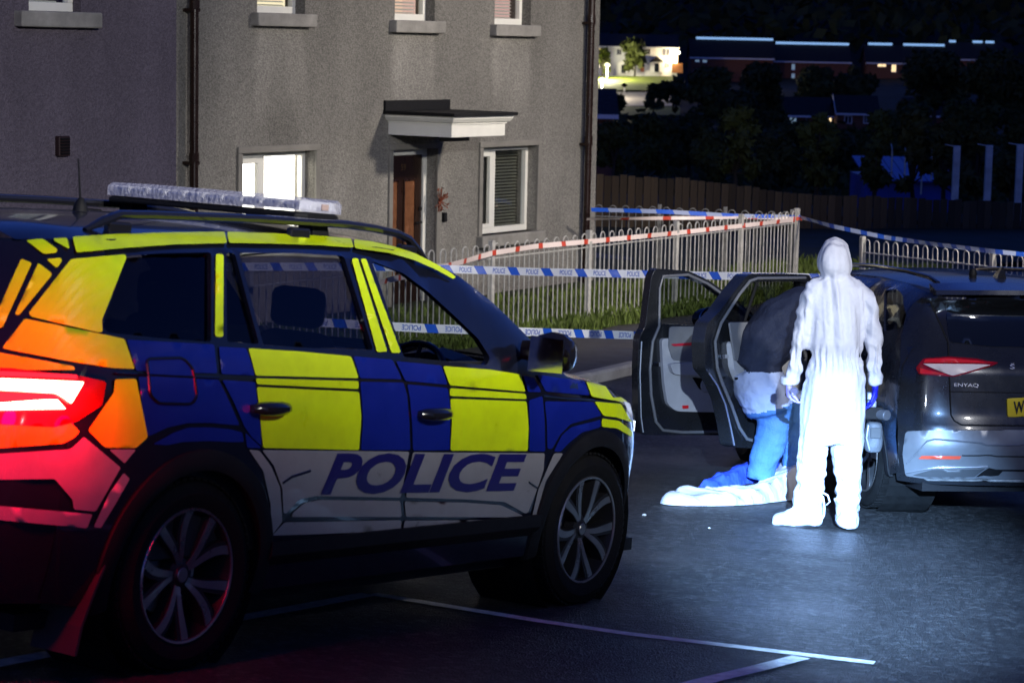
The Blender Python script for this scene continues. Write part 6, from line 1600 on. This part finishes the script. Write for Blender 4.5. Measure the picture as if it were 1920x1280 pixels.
# ------------------------------------------------------------------ trees and bushes
leaf_ms = [mat('leaves_%d' % k, c, .8, var=.4, vscale=1.5) for k, c in enumerate(((.042, .052, .008), (.032, .040, .007), (.064, .060, .010)))]
bark = mat('bark', (.03, .024, .018), .9, bump=.5, bscale=10, var=.3)
def tree(P, h, rx, label, seed, lf=.35, n=900, trunk=.12, lm=0, name='tree', group='trees on the hillside', squash=1.0):
    r = random.Random(seed); t = thing(name, label, 'tree' if name == 'tree' else 'bush', loc=P, group=group)
    th = h * trunk; tr = MB(); pts = [(r.uniform(-.05, .05) * h * k / 4, r.uniform(-.05, .05) * h * k / 4, h * .85 * k / 4 - .4) for k in range(5)]; tr.tube(pts, [.035 * h, .028 * h, .022 * h, .014 * h, .006 * h], 7)
    blobs = []
    for k in range(17):
        a = r.uniform(0, 6.28); u = r.random() ** .6; z = th + (h - th) * r.uniform(.12, .95); w = rx * (1 - .55 * ((z - th) / (h - th)) ** 2) * squash
        c = Vector((math.cos(a) * w * u * .75, math.sin(a) * w * u * .75, z)); R_ = min(rx * r.uniform(.26, .46), h * .3); c.z = min(c.z, h - R_ * .9); blobs.append((c, R_)); s = Vector(pts[2]); tr.tube([s, s.lerp(c, .6) + Vector((0, 0, -.05 * h)), c], [.014 * h, .009 * h, .003 * h], 5)
    tr.build('trunk', bark, t, smooth=True)
    V = []; Fc = []
    for _ in range(n):
        c, R = blobs[r.randrange(len(blobs))]; d = Vector((r.gauss(0, 1), r.gauss(0, 1), r.gauss(0, 1))).normalized(); p = c + d * R * (r.random() ** .45) * Vector((1, 1, .85)).length / 1.65
        a = Vector((r.gauss(0, 1), r.gauss(0, 1), r.gauss(0, 1))).normalized(); b = a.cross(d + Vector((.01, .02, .03))).normalized(); s = lf * r.uniform(.6, 1.3); k = len(V)
        V += [p - a * s, p + b * s * .45, p + a * s, p - b * s * .45]; Fc.append((k, k + 1, k + 2, k + 3))
    o = MB(); o.add(V, Fc); o.build('crown', leaf_ms[lm], t, recalc=False)
    return t
def tree_px(px, py_top, py_base, w_px, Z, label, seed, **kw):
    b = at(px, py_base, Z); tp = at(px, py_top, Z); h = max(2, tp.z - b.z); return tree(b, h, w_px / 2 * Z / F_PX, label, seed, **kw)
TL = [(1190, 74, 140, 66, 398, 'slim dark tree standing before the white far house', .7, 700, 0), (1130, 92, 146, 34, 396, 'small dark tree by the glowing far street lamp', .6, 400, 0)]
for i, (px, a, b, w, Z, lab, lf, n, lm) in enumerate(TL): tree_px(px, a, b, w, Z, lab, 50 + i, lf=lf, n=n, lm=lm, group='trees by the white far house')
DT = [(1330, 128, 262, 110, 250), (1420, 118, 250, 120, 300), (1530, 128, 215, 90, 345), (1600, 128, 205, 90, 345), (1700, 190, 290, 130, 230), (1750, 95, 240, 150, 310), (1850, 92, 270, 150, 260), (1905, 110, 300, 120, 200), (1800, 190, 300, 100, 180), (1390, 170, 300, 110, 200), (1480, 228, 330, 130, 140), (1560, 245, 335, 120, 120), (1640, 240, 330, 100, 150), (1290, 210, 330, 110, 150), (1210, 215, 330, 110, 120), (1150, 230, 335, 90, 100), (1340, 270, 350, 120, 80), (1450, 285, 370, 110, 70)]
DTL = ['dark leafy tree before the longest ridge-lit far roof', 'dark leafy tree left of the blue-lit far windows', 'dark leafy tree between the lower brick house and the middle ridge strip', 'dark leafy tree just above the roof with the white verge board', 'broad dark tree hiding the end of the lower brick row', 'dark leafy tree beside the bright warm far windows', 'tall dark tree breaking the last ridge strip', 'dark tree towering over the tallest pale concrete post', 'dark tree standing above the blue shed', 'dark leafy tree standing before the lower brick row gable', 'broad dark tree below the warm lit window of the lower brick house', 'dark tree in front of the white verge board house wall', 'low dark tree just left of the blue shed', 'dark tree below the lit far road, beside the bush silhouettes', 'dark tree beside the low far house behind the near wall', 'slim dark tree growing close to the grey house corner', 'low broad tree just above the timber fence, under the hoop railing corner', 'low broad tree just above the timber fence over the white hood']
for i, (px, a, b, w, Z) in enumerate(DT): tree_px(px, a, b, w, Z, DTL[i], 100 + i, lf=Z * .0017, n=5200, lm=i % 2)
for i, (px, a, b, w, Z) in enumerate([(1225, 158, 215, 40, 335), (1262, 140, 205, 60, 340), (1160, 180, 216, 26, 338)]): tree_px(px, a, b, w, Z, ['dark leafy bush standing in the middle of the lit far road strip', 'largest dark bush, covering the end of the lit far road', 'slimmest dark bush on the verge below the lit far road'][i], 160 + i, lf=.6, n=500, lm=1, name='bush', group='bushes by the far road', trunk=.15)
for i, (px, a, b, w, Z) in enumerate([(1530, 300, 372, 90, 52), (1640, 318, 385, 70, 50), (1710, 300, 385, 80, 50), (1770, 322, 390, 70, 49), (1830, 318, 392, 70, 49), (1895, 268, 395, 80, 50), (1380, 300, 360, 90, 54)]): tree_px(px, a, b, w, Z, ['straggly bush behind the timber fence, below the warm lit far window', 'low bush between the timber fence and the blue shed', 'yellowish bush hiding the middle of the blue shed', 'yellowish bush at the foot of the slimmest pale post', 'yellowish bush between the two shorter pale posts', 'tall yellowish bush beside the tallest pale post', 'dark straggly bush behind the timber fence near the railing corner'][i], 180 + i, lf=.13, n=1500, lm=2 if px > 1690 else 0, name='bush', group='bushes behind the timber fence', trunk=.1)
# wood on the hilltop: one dark mass
r = random.Random(9); V = []; Fc = []
for _ in range(9000):
    x = r.uniform(-60, 190); y = r.uniform(450, 640); z = hz(x, y) + 9 * r.random() ** .7; p = Vector((x, y, z)); a = Vector((r.gauss(0, 1), r.gauss(0, .6), r.gauss(0, 1))).normalized() * 1.7; b = Vector((r.gauss(0, 1), r.gauss(0, .6), r.gauss(0, 1))).normalized() * 1.2; k = len(V)
    V += [p - a, p + b, p + a, p - b]; Fc.append((k, k + 1, k + 2, k + 3))
o = MB(); o.add(V, Fc); ob = o.build('hilltop_wood', leaf_ms[1], recalc=False); ob['kind'] = 'stuff'; tag(ob, 'unlit wood covering the hilltop above the far houses', 'wood')

r = random.Random(19); V = []; Fc = []
for _ in range(26000):
    y = 47 + 290 * r.random() ** 1.5; x = y * r.uniform(.02, .30); z = hz(x, y) + r.random() ** 1.4 * (1.0 + y * .008); p = Vector((x, y, z)); s = .08 + y * .0024; a = Vector((r.gauss(0, 1), r.gauss(0, .6), r.gauss(0, 1))).normalized() * s; b = Vector((r.gauss(0, 1), r.gauss(0, .6), r.gauss(0, 1))).normalized() * s * .6; k = len(V)
    V += [p - a, p + b, p + a, p - b]; Fc.append((k, k + 1, k + 2, k + 3))
o = MB(); o.add(V, Fc); ob = o.build('undergrowth', leaf_ms[1], recalc=False); ob['kind'] = 'stuff'; tag(ob, 'dark undergrowth covering the slope beyond the timber fence', 'undergrowth')

# ------------------------------------------------------------------ sky-tinted shed, mesh fence posts, pale posts
b0, b1 = at(1622, 318, 92), at(1792, 322, 92)
sh = thing('blue_shed', 'long low shed with blue sheet roof beyond the timber fence', 'shed', loc=b0)
sky_tinted_sheet = mat('blue_sheet', (.015, .05, .32), .35, .2, var=.3, vscale=.6)  # blue of the reflected sky put into the sheet colour
L = b1.x - b0.x; MB().box((L / 2, 2, -1.6), (L, 4, 2.6)).build('wall', sky_tinted_sheet, sh)
for k in range(9): MB().box((L * (k + .5) / 9, 1.6, .02 - .05), (L / 9 - .03, 4.6, .06), Matrix.Rotation(.16, 3, 'X')).build('roof_sheet', sky_tinted_sheet, sh)
for k, (px, y0, y1) in enumerate(((1648, 282, 306), (1672, 282, 306), (1697, 282, 308), (1747, 286, 308), (1772, 284, 306), (1824, 286, 312))):
    p = at(px, y1, 86); q = at(px, y0, 86); o = MB(); o.tube([(0, 0, -.6), (0, 0, q.z - p.z)], .03, 6); o.tube([(0, 0, q.z - p.z), (0, .3, q.z - p.z + .25)], .025, 6); ob = o.build('fence_post', galv); ob.location = p; tag(ob, 'thin steel mesh-fence post beside the blue shed roof', 'post', 'thin fence posts by the blue shed')
o = MB(); p = at(1730, 287, 84); o.rings([[(-w, -w, z), (w, -w, z), (w, w, z), (-w, w, z)] for w, z in ((.04, -.12), (.11, 0), (.04, .12))]); ob = thing('small_lamp', 'small bright lamp glowing above the blue shed', 'lamp', loc=p); o.build('lantern', emis('small_lamp_glow', (.55, .8, 1), 4), ob); MB().tube([(0, 0, -.1), (0, 0, -1.5)], .03, 6).build('pole', galv, ob); tag(ob, 'small bright lamp glowing above the blue shed', 'lamp')
conc = mat('pale_concrete_post', (.62, .60, .55), .8, bump=.4, bscale=20, var=.3, vscale=3)
for px, y0, y1, Z, lab in ((1791, 273, 352, 47.6, 'pale concrete post, slimmest of three behind the timber fence, ivy at its foot'), (1851, 272, 364, 47.4, 'pale concrete post between two others behind the timber fence'), (1908, 270, 384, 47.2, 'tallest pale concrete post behind the timber fence')):
    p = at(px, y1, Z); q = at(px, y0, Z); o = MB(); o.box((0, 0, (q.z - p.z) / 2 - .5), (.13, .13, q.z - p.z + 1.0)); o.tube([(0, 0, q.z - p.z - .02), (-.25, 0, q.z - p.z + .02)], .012, 5); ob = o.build('concrete_post', conc, bevel=.015); ob.location = p; tag(ob, lab, 'post')
# small litter
o = MB(); o.box((0, 0, .15), (.35, .3, .3), taper=1.1); p = F0 + DS * on_line(905, F0, DS) - DN * 1.6; ob = o.build('recycling_box', mat('recycling_blue', (.01, .03, .22), .5, var=.2), bevel=.02); ob.location = (p.x, p.y, gz(p.x, p.y) + .11); tag(ob, 'blue plastic recycling box on the grass behind the railing', 'box')
for px, py, s in ((1208, 966, .012), (1330, 990, .007)):
    o = MB(); r = random.Random(px); o.rings([ring(Vector((0, 0, z * s)), Vector((w * s * 1.3, 0, 0)), Vector((0, w * s, 0)), 7) for z, w in ((0, .8), (.4, 1), (.9, .6), (1.1, .1))]); ob = o.build('pebble', mat('pale_pebble', (.5, .48, .44), .8)); ob.location = gp(px, py); tag(ob, 'larger pale pebble on the tarmac beside the police car' if s > .01 else 'tiny pale pebble on the tarmac in front of the white coverall', 'pebble', 'pebbles on the tarmac')

# ------------------------------------------------------------------ street lamp and shaped floodlight (both outside the frame)
def unseen_lamp_column(P, facing, label, energy, col, h=5.6, spread=1.0, aim=None, ang=150, group=None, blend=.6):
    t = thing('street_lamp', label, 'street lamp', loc=P)
    f = Vector(facing).normalized()
    MB().tube([(0, 0, -.3), (0, 0, 3.1), (0, 0, 1.12), (0, 0, h)], [.075, .075, .05, .04], 12).build('pole', galv, t, smooth=True)
    MB().tube([(0, 0, h - .02), tuple(f * .25 + Vector((0, 0, h + .05))), tuple(f * .7 + Vector((0, 0, h + .08)))], .03, 10).build('arm', galv, t, smooth=True)
    c = f * .95 + Vector((0, 0, h + .07)); R = Matrix.Rotation(math.atan2(f.y, f.x), 3, 'Z')
    MB().box(c, (.55, .22, .09), R, taper=.7).build('lamp_head', galv, t, bevel=.02)
    MB().box(c - Vector((0, 0, .055)), (.42, .16, .02), R).build('lens', emis('lamp_lens', col, 30), t)
    lamp('lamp_light', 'SPOT', c - Vector((0, 0, .12)), energy, col, t, .4, direction=(aim - P - c) if aim is not None else (0, 0, -1), spot_size=math.radians(ang), spot_blend=blend)
    return t
dc = H0 + DS * ((dr_[0] + dr_[1]) / 2)
LA = dc + DS * 1.6 + DN * 9.8; LA.z = gz(LA.x, LA.y) + .1
unseen_lamp_column(LA, -DN, 'grey steel street lamp on the pavement across from the house, out past the railings', 3500, (1, .90, .78), 6.3, aim=dc + Vector((0, 0, .2)) + DS * 2.2 + DN * 1.0, ang=88)
LB = Vector((9.0, -.5, 0)); LB.z = gz(9.0, -.5)
unseen_lamp_column(LB, (-1, .6, 0), 'grey steel floodlight column at the roadside beside the parking bays', 13000, (.98, .96, .92), 7.0, aim=LB + Vector((-8.7, 11.6, 7.0 + 14.5 * math.tan(math.radians(11.7)))), ang=84, blend=.30)  # unseen column; beam tilted up so its edge darkens the lower police car
# work light on a tripod beside the photographer, trained on the open car
WLp = Vector((.75, .35, 0)); WLp.z = gz(.75, .35)
wt = thing('work_light', 'yellow work light on a tall folding tripod beside the parking bays', 'work light', loc=WLp)
for k in range(3):
    a = 2.1 * k + .4; MB().tube([(0, 0, .75), (math.cos(a) * .38, math.sin(a) * .38, 0)], .012, 8).build('leg', black_plastic, wt, smooth=True)
MB().tube([(0, 0, .55), (0, 0, 3.02)], .016, 10).build('stem', galv, wt, smooth=True)
wdir = (at(1575, 1075, 13.4) - WLp - Vector((0, 0, 3.1))).normalized(); Rw = wdir.to_track_quat('X', 'Z').to_matrix()
MB().box((0, 0, 3.1), (.09, .26, .2), Rw).build('lamp_housing', mat('work_light_yellow', (.6, .4, .02), .5), wt, bevel=.015)
MB().box(Vector((0, 0, 3.1)) + wdir * .05, (.012, .22, .16), Rw).build('lens', emis('work_light_lens', (.8, .9, 1), 40), wt)
lamp('work_light_beam', 'SPOT', Vector((0, 0, 3.1)) + wdir * .08, 98000, (.32, .57, 1.0), wt, .05, direction=wdir, spot_size=math.radians(12.0), spot_blend=1.0)
lamp('work_light_spill', 'SPOT', Vector((0, 0, 3.1)) + wdir * .08, 8000, (.62, .78, 1.0), wt, .05, direction=at(1390, 770, 16.5) - WLp - Vector((0, 0, 3.1)), spot_size=math.radians(9.5), spot_blend=1.0)  # extra spot added to brighten the open doors and the leaning person
